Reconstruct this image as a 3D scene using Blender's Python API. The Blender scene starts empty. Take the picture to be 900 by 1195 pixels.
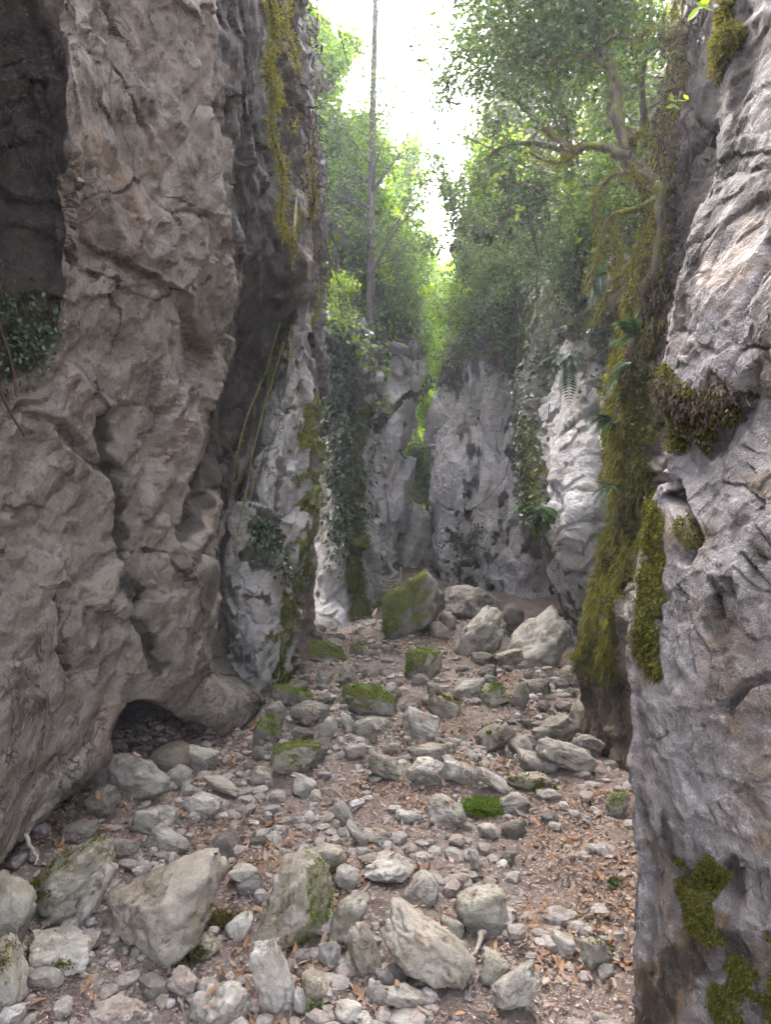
import bpy, math, numpy as np
from math import radians as R
rng = np.random.default_rng(7)
scene = bpy.context.scene
col = scene.collection
FPX = 829.0; CX = 450.0; CY = 597.5; EYE = 1.6
f4 = np.float32

# ------------------------------------------------------------------ helpers
def W(px, py, d):
    """a point seen at photo pixel (px, py) and standing d metres away"""
    return np.array(((px-CX)/FPX*d, d, EYE+(CY-py)/FPX*d))

def Wa(G):
    G = np.asarray(G, float)
    return np.stack(((G[..., 0]-CX)/FPX*G[..., 2], G[..., 2], EYE+(CY-G[..., 1])/FPX*G[..., 2]), -1)

def project(P):
    y = np.maximum(P[:, 1], .05)
    px = P[:, 0]/y*FPX+CX; py = CY-(P[:, 2]-EYE)/y*FPX
    px = np.where(P[:, 1] < .3, -9999, px)
    return px, py

def sstep(a, b, x):
    t = np.clip((x-a)/(b-a), 0, 1); return t*t*(3-2*t)

def unit(v):
    return v/np.maximum(np.linalg.norm(v, axis=-1, keepdims=True), 1e-9)

def _h(ix, iy, iz, s):
    h = (ix.astype(np.uint32)*np.uint32(374761393)) ^ (iy.astype(np.uint32)*np.uint32(668265263)) ^ (iz.astype(np.uint32)*np.uint32(2246822519)) ^ np.uint32((s*3266489917+97531) & 0xffffffff)
    h = (h ^ (h >> np.uint32(15)))*np.uint32(2246822519)
    h = (h ^ (h >> np.uint32(13)))*np.uint32(3266489917)
    return h ^ (h >> np.uint32(16))

def noise(P, s=0):
    P = np.asarray(P, f4); i = np.floor(P).astype(np.int32); f = P-i
    u = f*f*f*(f*(f*6-15)+10)
    out = np.zeros(len(P), f4)
    for a in (0, 1):
        wx = u[:, 0] if a else 1-u[:, 0]
        for b in (0, 1):
            wy = u[:, 1] if b else 1-u[:, 1]
            for c in (0, 1):
                wz = u[:, 2] if c else 1-u[:, 2]
                h = _h(i[:, 0]+a, i[:, 1]+b, i[:, 2]+c, s)
                gx = (h & np.uint32(1023)).astype(f4)/511.5-1
                gy = ((h >> np.uint32(10)) & np.uint32(1023)).astype(f4)/511.5-1
                gz = ((h >> np.uint32(20)) & np.uint32(1023)).astype(f4)/511.5-1
                out += wx*wy*wz*(gx*(f[:, 0]-a)+gy*(f[:, 1]-b)+gz*(f[:, 2]-c))
    return out*1.5

def fbm(P, o=4, s=0, lac=2.03, g=.5):
    P = np.asarray(P, f4); r = np.zeros(len(P), f4); a = 1.; q = P.copy()
    for k in range(o):
        r += a*noise(q, s+k*17); q = q*lac+f4(3.7); a *= g
    return r

def ridged(P, o=4, s=0):
    P = np.asarray(P, f4); r = np.zeros(len(P), f4); a = 1.; q = P.copy()
    for k in range(o):
        r += a*(1-np.abs(noise(q, s+k*13))*2); q = q*2.07+f4(1.3); a *= .5
    return r*.5

def vnoise(P, s=0):
    return np.stack((noise(P, s), noise(P+f4(31.3), s+5), noise(P+f4(71.9), s+9)), -1)

def facet(P, s=0):
    """broken-rock planes: nearest cell with its own tilt; also the distance to the cell's border"""
    P = np.asarray(P, f4); outv = np.zeros(len(P), f4); oute = np.zeros(len(P), f4)
    for st in range(0, len(P), 60000):
        p = P[st:st+60000]; i = np.floor(p).astype(np.int32)
        f1 = np.full(len(p), 9., f4); f2 = np.full(len(p), 9., f4); v = np.zeros(len(p), f4)
        for a in (-1, 0, 1):
            for b in (-1, 0, 1):
                for c in (-1, 0, 1):
                    ii = i+np.array((a, b, c), np.int32)
                    h = _h(ii[:, 0], ii[:, 1], ii[:, 2], s); h2 = _h(ii[:, 2], ii[:, 0], ii[:, 1], s+77)
                    jx = (h & np.uint32(1023)).astype(f4)/1023; jy = ((h >> np.uint32(10)) & np.uint32(1023)).astype(f4)/1023
                    jz = ((h >> np.uint32(20)) & np.uint32(1023)).astype(f4)/1023
                    dx = p[:, 0]-ii[:, 0]-jx; dy = p[:, 1]-ii[:, 1]-jy; dz = p[:, 2]-ii[:, 2]-jz
                    d = np.sqrt(dx*dx+dy*dy+dz*dz)
                    gx = (h2 & np.uint32(1023)).astype(f4)/511.5-1; gy = ((h2 >> np.uint32(10)) & np.uint32(1023)).astype(f4)/511.5-1
                    gz = ((h2 >> np.uint32(20)) & np.uint32(1023)).astype(f4)/511.5-1
                    val = dx*gx+dy*gy+dz*gz+.35*(jx-.5)
                    near = d < f1
                    f2 = np.where(near, f1, np.minimum(f2, d)); v = np.where(near, val, v); f1 = np.where(near, d, f1)
        outv[st:st+60000] = v; oute[st:st+60000] = f2-f1
    return outv, oute

def mk(name, V, F, mat=None, parent=None, smooth=True, attrs=None):
    """one mesh object from numpy arrays (F: one array or several of equal-sized faces)"""
    if not isinstance(F, (list, tuple)): F = [F]
    F = [np.asarray(f, np.int32) for f in F if len(f)]
    V = np.asarray(V, f4)
    me = bpy.data.meshes.new(name)
    me.vertices.add(len(V)); me.vertices.foreach_set('co', V.ravel())
    nl = sum(f.size for f in F); npol = sum(len(f) for f in F)
    me.loops.add(nl); me.polygons.add(npol)
    me.loops.foreach_set('vertex_index', np.concatenate([f.ravel() for f in F]))
    tot = np.concatenate([np.full(len(f), f.shape[1], np.int32) for f in F])
    me.polygons.foreach_set('loop_start', np.concatenate(([0], np.cumsum(tot)[:-1])).astype(np.int32))
    me.polygons.foreach_set('use_smooth', np.full(npol, bool(smooth)))
    me.update(calc_edges=True)
    for k, a in (attrs or {}).items():
        at = me.attributes.new(k, 'FLOAT', 'POINT'); at.data.foreach_set('value', np.asarray(a, f4))
    if mat: me.materials.append(mat)
    o = bpy.data.objects.new(name, me); col.objects.link(o)
    if parent: o.parent = parent
    return o

def tag(o, label=None, cat=None, group=None, kind=None):
    if label: o['label'] = label
    if cat: o['category'] = cat
    if group: o['group'] = group
    if kind: o['kind'] = kind
    return o

def thing(name, label, cat, loc=(0, 0, 0), group=None):
    o = bpy.data.objects.new(name, None); col.objects.link(o); o.location = [float(c) for c in loc]
    return tag(o, label, cat, group)

class MB:
    """collects pieces that belong to ONE part"""
    def __init__(s): s.v = []; s.f = {}; s.n = 0
    def add(s, V, F):
        V = np.asarray(V, float); s.v.append(V)
        for f in (F if isinstance(F, (list, tuple)) else [F]):
            f = np.asarray(f, np.int64); s.f.setdefault(f.shape[1], []).append(f+s.n)
        s.n += len(V)
    def tube(s, pts, rad, k=7):
        pts = np.asarray(pts, float); n = len(pts); rad = np.broadcast_to(np.asarray(rad, float), (n,))
        t = unit(np.gradient(pts, axis=0)); ref = np.array((.31, .17, .93)) if abs(t[0][2]) < .8 else np.array((.93, .31, .11))
        a = unit(np.cross(t, ref)); b = np.cross(t, a)
        th = np.arange(k)*2*math.pi/k
        V = pts[:, None]+rad[:, None, None]*(np.cos(th)[None, :, None]*a[:, None]+np.sin(th)[None, :, None]*b[:, None])
        i = np.arange(n-1)[:, None]*k; j = np.arange(k)[None]; j2 = (j+1) % k
        F = np.stack((i+j, i+j2, i+k+j2, i+k+j), -1).reshape(-1, 4)
        s.add(V.reshape(-1, 3), F)
        s.add(np.concatenate((V[-1], pts[-1:]+t[-1:]*rad[-1])), np.array([(q, (q+1) % k, k) for q in range(k)]))
        s.add(np.concatenate((V[0], pts[:1]-t[:1]*rad[0])), np.array([((q+1) % k, q, k) for q in range(k)]))
    def empty(s): return s.n == 0
    def build(s, name, mat, parent=None, smooth=True, origin=None):
        V = np.concatenate(s.v)
        if origin is not None: V = V-np.asarray(origin, float)
        return mk(name, V, [np.concatenate(x) for x in s.f.values()], mat, parent, smooth)

def spline(pts, n):
    """Catmull-Rom through the points"""
    P = np.asarray(pts, float); m = len(P)
    Q = np.concatenate((2*P[:1]-P[1:2], P, 2*P[-1:]-P[-2:-1]))
    t = np.linspace(0, m-1, n); i = np.minimum(t.astype(int), m-2); u = (t-i).reshape((-1,)+(1,)*(P.ndim-1))
    a, b, c, d = Q[i], Q[i+1], Q[i+2], Q[i+3]
    return .5*(2*b+(c-a)*u+(2*a-5*b+4*c-d)*u**2+(3*b-a-3*c+d)*u**3)

def rand_dirs(n): return unit(rng.normal(size=(n, 3)))

def leaf_quads(P, D, N, L, Wd, fold=.25):
    """rhombic leaves, one folded quad each"""
    S = unit(np.cross(D, N)); N = unit(np.cross(S, D)); L = np.reshape(L, (-1, 1)); Wd = np.reshape(Wd, (-1, 1))
    mid = P+D*L*.45; up = N*Wd*fold
    V = np.stack((P, mid+S*Wd*.5+up, P+D*L, mid-S*Wd*.5+up), 1).reshape(-1, 3)
    return V, np.arange(len(P)*4).reshape(-1, 4)

def leaf_full(P, D, N, L, Wd, fold=.25, curl=.2):
    """leaves with a midrib, pointed at both ends: seven vertices, six faces"""
    S = unit(np.cross(D, N)); N = unit(np.cross(S, D)); L = np.reshape(L, (-1, 1)); Wd = np.reshape(Wd, (-1, 1))
    curl = np.reshape(curl, (-1, 1)) if np.ndim(curl) else curl
    c = lambda t: P+D*L*t+N*L*(curl*(t-.4)**2*2)
    V = np.stack((P, c(.5), c(1.), c(.28)+S*Wd*.42+N*Wd*fold, c(.68)+S*Wd*.4+N*Wd*fold, c(.28)-S*Wd*.42+N*Wd*fold, c(.68)-S*Wd*.4+N*Wd*fold), 1).reshape(-1, 3)
    b = (np.arange(len(P))*7)[:, None]
    tri = np.concatenate((b+np.array((0, 3, 1)), b+np.array((0, 1, 5)), b+np.array((1, 4, 2)), b+np.array((1, 2, 6)), b+np.array((1, 3, 4)), b+np.array((1, 6, 5))))
    return V, tri

# ------------------------------------------------------------------ materials
class NT:
    def __init__(s, name):
        s.m = bpy.data.materials.new(name); s.m.use_nodes = True; s.t = s.m.node_tree; s.t.nodes.clear()
    def n(s, ty, **kw):
        x = s.t.nodes.new(ty)
        for k, v in kw.items():
            if k.startswith('_'): setattr(x, k[1:], v)
            else:
                sk = x.inputs[k.replace('_', ' ')] if k.replace('_', ' ') in x.inputs else x.inputs[k]
                s.set(sk, v)
        return x
    def set(s, sk, v):
        if isinstance(v, bpy.types.NodeSocket): s.t.links.new(v, sk)
        elif isinstance(v, bpy.types.Node): s.t.links.new(v.outputs[0], sk)
        else: sk.default_value = v
    def noise(s, vec, scale, detail=5, rough=.55, dist=0.):
        return s.n('ShaderNodeTexNoise', Vector=vec, Scale=scale, Detail=detail, Roughness=rough, Distortion=dist).outputs[0]
    def ramp(s, v, a, b, lo=0., hi=1.):
        x = s.n('ShaderNodeMapRange', _interpolation_type='SMOOTHSTEP'); s.set(x.inputs[0], v)
        for i, q in enumerate((a, b, lo, hi)): s.set(x.inputs[i+1], q)
        return x.outputs[0]
    def math(s, op, a, b=0.):
        x = s.n('ShaderNodeMath', _operation=op); s.set(x.inputs[0], a); s.set(x.inputs[1], b); return x.outputs[0]
    def mix(s, f, a, b, mode='MIX'):
        x = s.n('ShaderNodeMix', _data_type='RGBA', _blend_type=mode)
        s.set(x.inputs[0], f)
        for i, q in ((6, a), (7, b)): s.set(x.inputs[i], (*q, 1) if isinstance(q, tuple) and len(q) == 3 else q)
        return x.outputs[2]
    def attr(s, name): return s.n('ShaderNodeAttribute', _attribute_name=name).outputs['Fac']
    def out(s, sh): s.n('ShaderNodeOutputMaterial', Surface=sh); return s.m
    def bump(s, h, strength=.5, dist=.02, normal=None):
        x = s.n('ShaderNodeBump', Strength=strength, Distance=dist, Height=h)
        if normal is not None: s.set(x.inputs['Normal'], normal)
        return x.outputs[0]

MOSS1, MOSS2, MOSS3 = (.045, .058, .010), (.145, .155, .024), (.055, .045, .02)
def rock_mat(name, c1, c2, c3, dark=(.035, .028, .022), scale=1., speck=.25, bump=1., tint=False, lichen=(.42, .41, .38), warm=None, fiss=.7):
    t = NT(name); tc = t.n('ShaderNodeTexCoord').outputs['Object']
    if tint:
        oi = t.n('ShaderNodeObjectInfo'); v = t.n('ShaderNodeVectorMath', _operation='ADD'); t.set(v.inputs[0], tc)
        m = t.n('ShaderNodeVectorMath', _operation='SCALE'); t.set(m.inputs[0], (13.1, 7.7, 5.3)); t.set(m.inputs['Scale'], oi.outputs['Random']); t.set(v.inputs[1], m.outputs[0]); tc = v.outputs[0]
    big = t.noise(tc, .9*scale, 6, .6, .6); med = t.noise(tc, 4.5*scale, 8, .65, .3); fine = t.noise(tc, 28*scale, 6, .7); grain = t.noise(tc, 120*scale, 3, .6)
    c = t.mix(t.ramp(big, .36, .62), c1, c2)
    c = t.mix(t.ramp(med, .42, .68), c, c3)
    if warm: c = t.mix(t.ramp(t.noise(tc, 1.7*scale, 5, .6, 1.), .52, .68, 0, .75), c, warm)
    c = t.mix(t.math('MULTIPLY', t.ramp(fine, .5, .3), .45), c, dark)
    c = t.mix(t.math('MULTIPLY', t.ramp(t.noise(tc, 14*scale, 7, .75, .5), .56, .68), speck), c, lichen)
    c = t.mix(t.math('MULTIPLY', t.ramp(grain, .58, .72), speck*.9), c, lichen)
    c = t.mix(t.math('MULTIPLY', t.ramp(grain, .42, .3), .5), c, dark)
    fis = t.math('ABSOLUTE', t.math('SUBTRACT', t.noise(tc, 2.6*scale, 6, .6, 1.2), .5)); fis = t.math('MULTIPLY', t.ramp(fis, .016, .0), t.ramp(big, .42, .6))
    fis = t.math('MULTIPLY', fis, fiss); c = t.mix(fis, c, dark)
    if tint: c = t.mix(1., c, oi.outputs['Color'], 'MULTIPLY')
    c = t.mix(t.ramp(t.math('ADD', t.attr('ochre'), t.math('MULTIPLY', t.math('SUBTRACT', t.noise(tc, 6*scale, 7, .75), .5), 1.2)), .3, .8, 0, .85), c, (.15, .098, .05))
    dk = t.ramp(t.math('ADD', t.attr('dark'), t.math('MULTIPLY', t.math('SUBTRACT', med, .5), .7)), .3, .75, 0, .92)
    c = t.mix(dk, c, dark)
    g = t.mix(t.ramp(fine, .35, .65), MOSS1, MOSS2); g = t.mix(t.ramp(med, .5, .7, 0, .7), g, MOSS3)
    mo = t.ramp(t.math('ADD', t.attr('moss'), t.math('MULTIPLY', t.math('SUBTRACT', t.noise(tc, 11*scale, 9, .85), .5), 1.7)), .38, .80, 0, .95)
    c = t.mix(mo, c, g)
    h = t.math('ADD', t.math('MULTIPLY', med, 1.4), t.math('ADD', t.math('MULTIPLY', fine, .55), t.math('MULTIPLY', grain, .16)))
    h = t.math('SUBTRACT', h, t.math('MULTIPLY', fis, .55))
    h = t.math('ADD', h, t.math('MULTIPLY', mo, t.math('MULTIPLY', t.noise(tc, 70*scale, 4, .8), .5)))
    b = t.n('ShaderNodeBsdfPrincipled', Base_Color=c, Roughness=t.ramp(mo, 0., 1., .72, 1.), Normal=t.bump(h, .75*bump, .045/scale))
    t.set(b.inputs['Specular IOR Level'], .35)
    return t.out(b)

def leaf_mat(name, cols, trans=.5, rough=.45, spec=.4, tr_tint=(1.2, 1.25, .5)):
    """leaves: each one its own shade, light coming through"""
    t = NT(name); r = t.n('ShaderNodeNewGeometry').outputs['Random Per Island']
    cr = t.n('ShaderNodeValToRGB'); t.set(cr.inputs[0], r); e = cr.color_ramp.elements
    while len(e) < len(cols): e.new(.5)
    for i, c in enumerate(cols): e[i].position = i/(len(cols)-1) if len(cols) > 1 else 0; e[i].color = (*c, 1)
    b = t.n('ShaderNodeBsdfPrincipled', Base_Color=cr.outputs[0], Roughness=rough); t.set(b.inputs['Specular IOR Level'], spec)
    tr = t.n('ShaderNodeBsdfTranslucent', Color=t.mix(1., cr.outputs[0], tr_tint, 'MULTIPLY'))
    mx = t.n('ShaderNodeMixShader', Fac=trans); t.set(mx.inputs[1], b.outputs[0]); t.set(mx.inputs[2], tr.outputs[0])
    return t.out(mx)

def bark_mat(name, a, b_, moss=0.):
    t = NT(name); tc = t.n('ShaderNodeTexCoord').outputs['Object']
    mp = t.n('ShaderNodeMapping'); t.set(mp.inputs[0], tc); mp.inputs['Scale'].default_value = (1, 1, .25)
    n1 = t.noise(mp, 22, 6, .7); n2 = t.noise(tc, 5, 4, .6)
    c = t.mix(t.ramp(n1, .35, .65), a, b_)
    if moss: c = t.mix(t.ramp(n2, .6-moss*.3, .75-moss*.3), c, t.mix(n1, MOSS1, MOSS2))
    return t.out(t.n('ShaderNodeBsdfPrincipled', Base_Color=c, Roughness=.9, Normal=t.bump(n1, .8, .02)))

M = {}
M['rock_left'] = rock_mat('rock_left', (.160, .138, .112), (.115, .097, .078), (.205, .182, .156), speck=.10, warm=(.165, .122, .085), dark=(.022, .017, .013))
M['rock_rib'] = rock_mat('rock_rib', (.33, .31, .29), (.25, .235, .21), (.40, .385, .37), speck=.3)
M['rock_near'] = rock_mat('rock_near', (.25, .23, .225), (.15, .135, .13), (.33, .31, .30), speck=.65, lichen=(.52, .50, .48), warm=(.22, .165, .12), scale=1.7, bump=1.3, fiss=.25)
M['rock_mossy'] = rock_mat('rock_mossy', (.20, .17, .13), (.15, .125, .095), (.25, .22, .18), speck=.1)
M['rock_far'] = rock_mat('rock_far', (.47, .45, .445), (.36, .34, .325), (.54, .52, .51), speck=.25, warm=(.40, .33, .27))
for nm_, sc_ in (('stone', 4.5), ('cobble', .75)): M[nm_] = rock_mat(nm_, (.95, .93, .89), (.56, .52, .45), (1.2, 1.17, 1.1), dark=(.20, .165, .125), scale=sc_, speck=.45, tint=True, lichen=(1.4, 1.37, 1.28), warm=(.85, .72, .55), bump=1.25)
M['maple'] = leaf_mat('maple', [(.05, .115, .010), (.10, .19, .016), (.17, .25, .025)], .62, tr_tint=(1.9, 1.8, .35))
M['evergreen'] = leaf_mat('evergreen', [(.026, .048, .018), (.045, .075, .027), (.07, .105, .036)], .38, .4, .5, tr_tint=(1.5, 1.6, .5))
M['greyleaf'] = leaf_mat('greyleaf', [(.042, .075, .028), (.07, .112, .04), (.11, .155, .05)], .48, tr_tint=(1.4, 1.5, .5))
M['yellowleaf'] = leaf_mat('yellowleaf', [(.06, .12, .012), (.12, .2, .02), (.2, .25, .03)], .55, tr_tint=(1.5, 1.5, .5))
M['ivy'] = leaf_mat('ivy', [(.012, .026, .010), (.026, .05, .018), (.05, .08, .028), (.018, .035, .014)], .2, .38, .5)
M['fern'] = leaf_mat('fern', [(.04, .09, .02), (.07, .14, .03)], .45)
M['bluefern'] = leaf_mat('bluefern', [(.03, .07, .04), (.05, .10, .06)], .35)
M['moss'] = leaf_mat('moss', [(.042, .048, .009), (.085, .09, .014), (.15, .15, .022), (.06, .046, .02)], .35, .9, .1, (1.2, 1.1, .5))
M['branchmoss'] = leaf_mat('branchmoss', [(.08, .085, .012), (.14, .14, .018), (.2, .19, .03)], .45, .9, .1, (1.5, 1.4, .4))  # brighter moss: light from behind is put into the colour
M['cushion'] = leaf_mat('cushion', [(.06, .11, .012), (.11, .18, .02), (.15, .2, .03)], .35, .9, .1)
M['drygrass'] = leaf_mat('drygrass', [(.16, .12, .045), (.10, .09, .03), (.06, .08, .02)], .3, .8, .1, (1.1, 1., .6))
M['deadroot'] = leaf_mat('deadroot', [(.03, .02, .014), (.06, .042, .028), (.10, .075, .05)], .15, .9, .1, (1, 1, 1))
M['litter'] = leaf_mat('litter', [(.13, .085, .062), (.27, .15, .075), (.17, .115, .085), (.33, .195, .095), (.10, .068, .054), (.25, .18, .135), (.34, .27, .21), (.20, .135, .105), (.14, .10, .08)], .12, .75, .25, (1, .9, .7))
M['mulch'] = leaf_mat('mulch', [(.15, .105, .088), (.24, .17, .145), (.18, .12, .10), (.37, .30, .265), (.11, .078, .066), (.27, .175, .135), (.48, .43, .39)], .05, .9, .2, (1, 1, 1))
M['bark'] = bark_mat('bark', (.05, .04, .032), (.12, .10, .08))
M['bark_moss'] = bark_mat('bark_moss', (.05, .04, .028), (.10, .08, .06), .5)
M['deadwood'] = bark_mat('deadwood', (.16, .13, .10), (.30, .26, .21))
def pebble_mat():
    t = NT('pebble'); r = t.n('ShaderNodeNewGeometry').outputs['Random Per Island']; tc = t.n('ShaderNodeTexCoord').outputs['Object']
    cr = t.n('ShaderNodeValToRGB'); t.set(cr.inputs[0], r); e = cr.color_ramp.elements
    cols = [(.14, .125, .105), (.27, .25, .22), (.20, .175, .148), (.35, .33, .30), (.22, .175, .15), (.25, .235, .22), (.165, .15, .12)]
    while len(e) < len(cols): e.new(.5)
    for i, c in enumerate(cols): e[i].position = i/(len(cols)-1); e[i].color = (*c, 1)
    n = t.noise(tc, 60, 5, .7)
    return t.out(t.n('ShaderNodeBsdfPrincipled', Base_Color=t.mix(t.ramp(n, .35, .65, .75, 0), cr.outputs[0], (.11, .085, .065)), Roughness=.8, Normal=t.bump(n, .5, .01)))
M['pebble'] = pebble_mat()
def ground_mat():
    t = NT('ground'); tc = t.n('ShaderNodeTexCoord').outputs['Object']
    a = t.noise(tc, 3, 6, .65, .4); b = t.noise(tc, 30, 6, .7); c_ = t.noise(tc, 130, 4, .7)
    v = t.n('ShaderNodeTexVoronoi', Vector=tc, Scale=70.)
    c = t.mix(t.ramp(a, .35, .65), (.125, .092, .072), (.19, .150, .122))
    c = t.mix(t.ramp(b, .5, .7, 0, .7), c, (.085, .058, .045))
    c = t.mix(t.math('MULTIPLY', t.ramp(v.outputs['Color'], .75, .8), .6), c, (.36, .31, .28))
    c = t.mix(t.ramp(c_, .6, .7, 0, .6), c, (.33, .27, .23))
    h = t.math('ADD', t.math('MULTIPLY', b, 1.), t.math('MULTIPLY', c_, .5))
    return t.out(t.n('ShaderNodeBsdfPrincipled', Base_Color=c, Roughness=.92, Normal=t.bump(h, .9, .03)))
M['ground'] = ground_mat()
def hill_mat():
    t = NT('hill'); tc = t.n('ShaderNodeTexCoord').outputs['Object']
    a = t.noise(tc, 1.2, 8, .7, .5); b = t.noise(tc, 9, 6, .7)
    c = t.mix(t.ramp(a, .4, .6), (.05, .05, .022), (.10, .08, .05)); c = t.mix(t.ramp(b, .5, .7), c, (.035, .05, .014))
    return t.out(t.n('ShaderNodeBsdfPrincipled', Base_Color=c, Roughness=.95, Normal=t.bump(t.math('ADD', a, b), 1., .15)))
M['hill'] = hill_mat()
# ------------------------------------------------------------------ ground
def g_smooth(x, y):
    z = np.interp(y, [-30, 9., 10.5, 12, 14, 17, 22, 40], [0, 0., .10, .30, .50, .95, 3.0, 12.])
    z = z+.22*sstep(-.75, -1.9, x)*sstep(10, 6, y)            # talus under the left overhang
    z = z+.16*np.exp(-((x-.6)/1.3)**2-((y-9.3)/1.0)**2)+.10*np.exp(-((x-.6)/1.0)**2-((y-6.2)/.8)**2)
    z = z-.35*np.exp(-((x-1.75)/.45)**2-((y-8.3)/.6)**2)       # hollow under the right-hand buttress
    return z
def gz(x, y):
    x = np.atleast_1d(np.asarray(x, float)); y = np.atleast_1d(np.asarray(y, float))
    P = np.stack((x, y, x*0), 1)
    return g_smooth(x, y)+.07*fbm(P*.9, 3, 3)+.022*fbm(P*4, 3, 5)
def gz1(x, y): return float(gz(x, y)[0])
def ground_at(px, py):
    """where the line of sight through a photo pixel meets the ground"""
    d = 3.
    for _ in range(30):
        z = gz1((px-CX)/FPX*d, d); d2 = (EYE-z)*FPX/max(py-CY, 20); d = .5*d+.5*min(d2, 30)
    return d

def axis(dense_lo, dense_hi, step, lo, hi, grow=1.12):
    a = list(np.arange(dense_lo, dense_hi, step)); s = step
    while a[-1] < hi: s *= grow; a.append(a[-1]+s)
    s = step; b = []
    c = dense_lo
    while c > lo: s *= grow; c -= s; b.append(c)
    return np.array(b[::-1]+a)
def grid_faces(nv, nu):
    i = np.arange(nv-1)[:, None]*nu+np.arange(nu-1)[None]
    return np.stack((i, i+1, i+nu+1, i+nu), -1).reshape(-1, 4)
xs = axis(-2.4, 2.2, .013, -26, 26, 1.15); ys = axis(1.7, 5., .013, -12, 44, 1.02)
X, Y = np.meshgrid(xs, ys); gx, gy = X.ravel(), Y.ravel()
gP = np.stack((gx, gy, gx*0), 1)
gzv = gz(gx, gy)
fine = (np.abs(gx) < 4) & (gy > 0) & (gy < 12)
gzv[fine] += .010*fbm(gP[fine]*14, 3, 11)+.006*np.maximum(0, noise(gP[fine]*45, 12))
ground = mk('ground', np.stack((gx, gy, gzv), 1), grid_faces(len(ys), len(xs)), M['ground'])
tag(ground, 'dry brown stream bed of leaf mulch and fine gravel', 'ground', kind='structure')

# ------------------------------------------------------------------ cliffs
CL = {}
def rockdisp(P, seed, A=(.22, .11, .06, .022), fine=.014, crack=.05, S=(1.3, .5, .18), aniso=None):
    if aniso is not None: P = P@np.asarray(aniso, float)
    P = P.astype(f4); w = P+.16*vnoise(P*1.6, seed+3)+.05*vnoise(P*6, seed+4)
    d = A[0]*fbm(P*.55, 3, seed)
    for k in range(3):
        if A[k+1] == 0: continue
        v, e = facet(w/f4(S[k]), seed+20*k); d = d+A[k+1]*v
        if k < 2 and crack: d = d-crack*(.5 if k else 1)*np.exp(-(e/.05)**2)*sstep(-.05, .25, noise(P*1.1+f4(k), seed+60+k))
    d = d+fine*fbm(P*7, 5, seed+90)+fine*.8*(ridged(P*3.2, 4, seed+95)-.4)
    return d

def cliff(name, label, Gw, nv, nu, back, mat, seed, disp={}, mask=None, push=None, amp=1.):
    """a rock mass: Gw = world control points (rows from top to bottom), smooth surface + rock relief, closed behind"""
    G = spline(np.asarray(Gw, float), nv)
    G = spline(G.transpose(1, 0, 2), nu).transpose(1, 0, 2)
    def normals(G):
        n = unit(np.cross(np.gradient(G, axis=1), np.gradient(G, axis=0)))
        return n
    N = normals(G); P = G.reshape(-1, 3); N = N.reshape(-1, 3)
    c = np.array((0, 2., 1.6)); vis = (P[:, 1] > .5)
    if np.mean(np.einsum('ij,ij->i', N[vis], unit(c-P[vis]))) < 0: N = -N; flip = True
    else: flip = False
    px, py = project(P)
    d = rockdisp(P, seed, **disp)*amp
    if name == 'rock_wall' and seed == 5: d = d*(1-.35*sstep(760, 860, py))
    if push: d = d+push(px, py, P)
    V = P+N*d[:, None]
    at = {'moss': np.zeros(len(V)), 'dark': np.zeros(len(V))}
    G2 = V.reshape(nv, nu, 3); N2 = normals(G2).reshape(-1, 3)*(-1 if flip else 1)
    if mask: at.update(mask(px, py, V, N2, d))
    ring = np.concatenate((np.arange(nu), np.arange(1, nv)*nu+nu-1, (nv-1)*nu+np.arange(nu-2, -1, -1), np.arange(nv-2, 0, -1)*nu))
    m = len(ring); B = V[ring]+np.asarray(back, float); n0 = len(V)
    allV = np.concatenate((V, B, B.mean(0)[None]+np.asarray(back)*.3))
    i = np.arange(m); j = (i+1) % m
    F4 = np.concatenate((grid_faces(nv, nu), np.stack((ring[j], ring[i], n0+i, n0+j), -1)))
    F3 = np.stack((n0+j, n0+i, np.full(m, n0+m)), -1)
    if flip: F4 = F4[:, ::-1]; F3 = F3[:, ::-1]
    o = mk(name, allV, [F4, F3], mat, attrs={k: np.concatenate((a, np.zeros(m+1))) for k, a in at.items()})
    tag(o, label, 'rock face', kind='structure')
    CL[label] = (V, N2, px, py, at)
    return V, N2, px, py, at

def seg(px, py, pts, r):
    """closeness (1..0) to a polyline given in photo pixels; r may vary along it"""
    pts = np.asarray(pts, float); best = np.full(len(px), -9.); r = np.broadcast_to(np.asarray(r, float), (len(pts),))
    for k in range(len(pts)-1):
        a, b = pts[k], pts[k+1]; ab = b-a; t = np.clip(((px-a[0])*ab[0]+(py-a[1])*ab[1])/max(ab@ab, 1e-6), 0, 1)
        dd = np.hypot(px-a[0]-t*ab[0], py-a[1]-t*ab[1]); best = np.maximum(best, 1-dd/(r[k]+(r[k+1]-r[k])*t))
    return best
def blob(px, py, x, y, rx, ry): return 1-np.hypot((px-x)/rx, (py-y)/ry)

def rows(cols, rws, dep):
    """cols: default px per column; rws: list of (py or list, px overrides or None)"""
    G = []
    for (py, pxs), d in zip(rws, dep):
        p = cols if pxs is None else pxs; y = py if isinstance(py, (list, tuple)) else [py]*len(p)
        G.append(list(zip(p, y, d)))
    return Wa(G)
def addcol(G, f, first=True):
    c = np.array([f(g[0] if first else g[-1]) for g in G])[:, None]
    return np.concatenate((c, G) if first else (G, c), 1)
def addrow(G, f, first=True):
    r = np.array([f(p) for p in (G[0] if first else G[-1])])[None]
    return np.concatenate((r, G) if first else (G, r), 0)
V3 = lambda *a: np.array(a, float)

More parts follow.
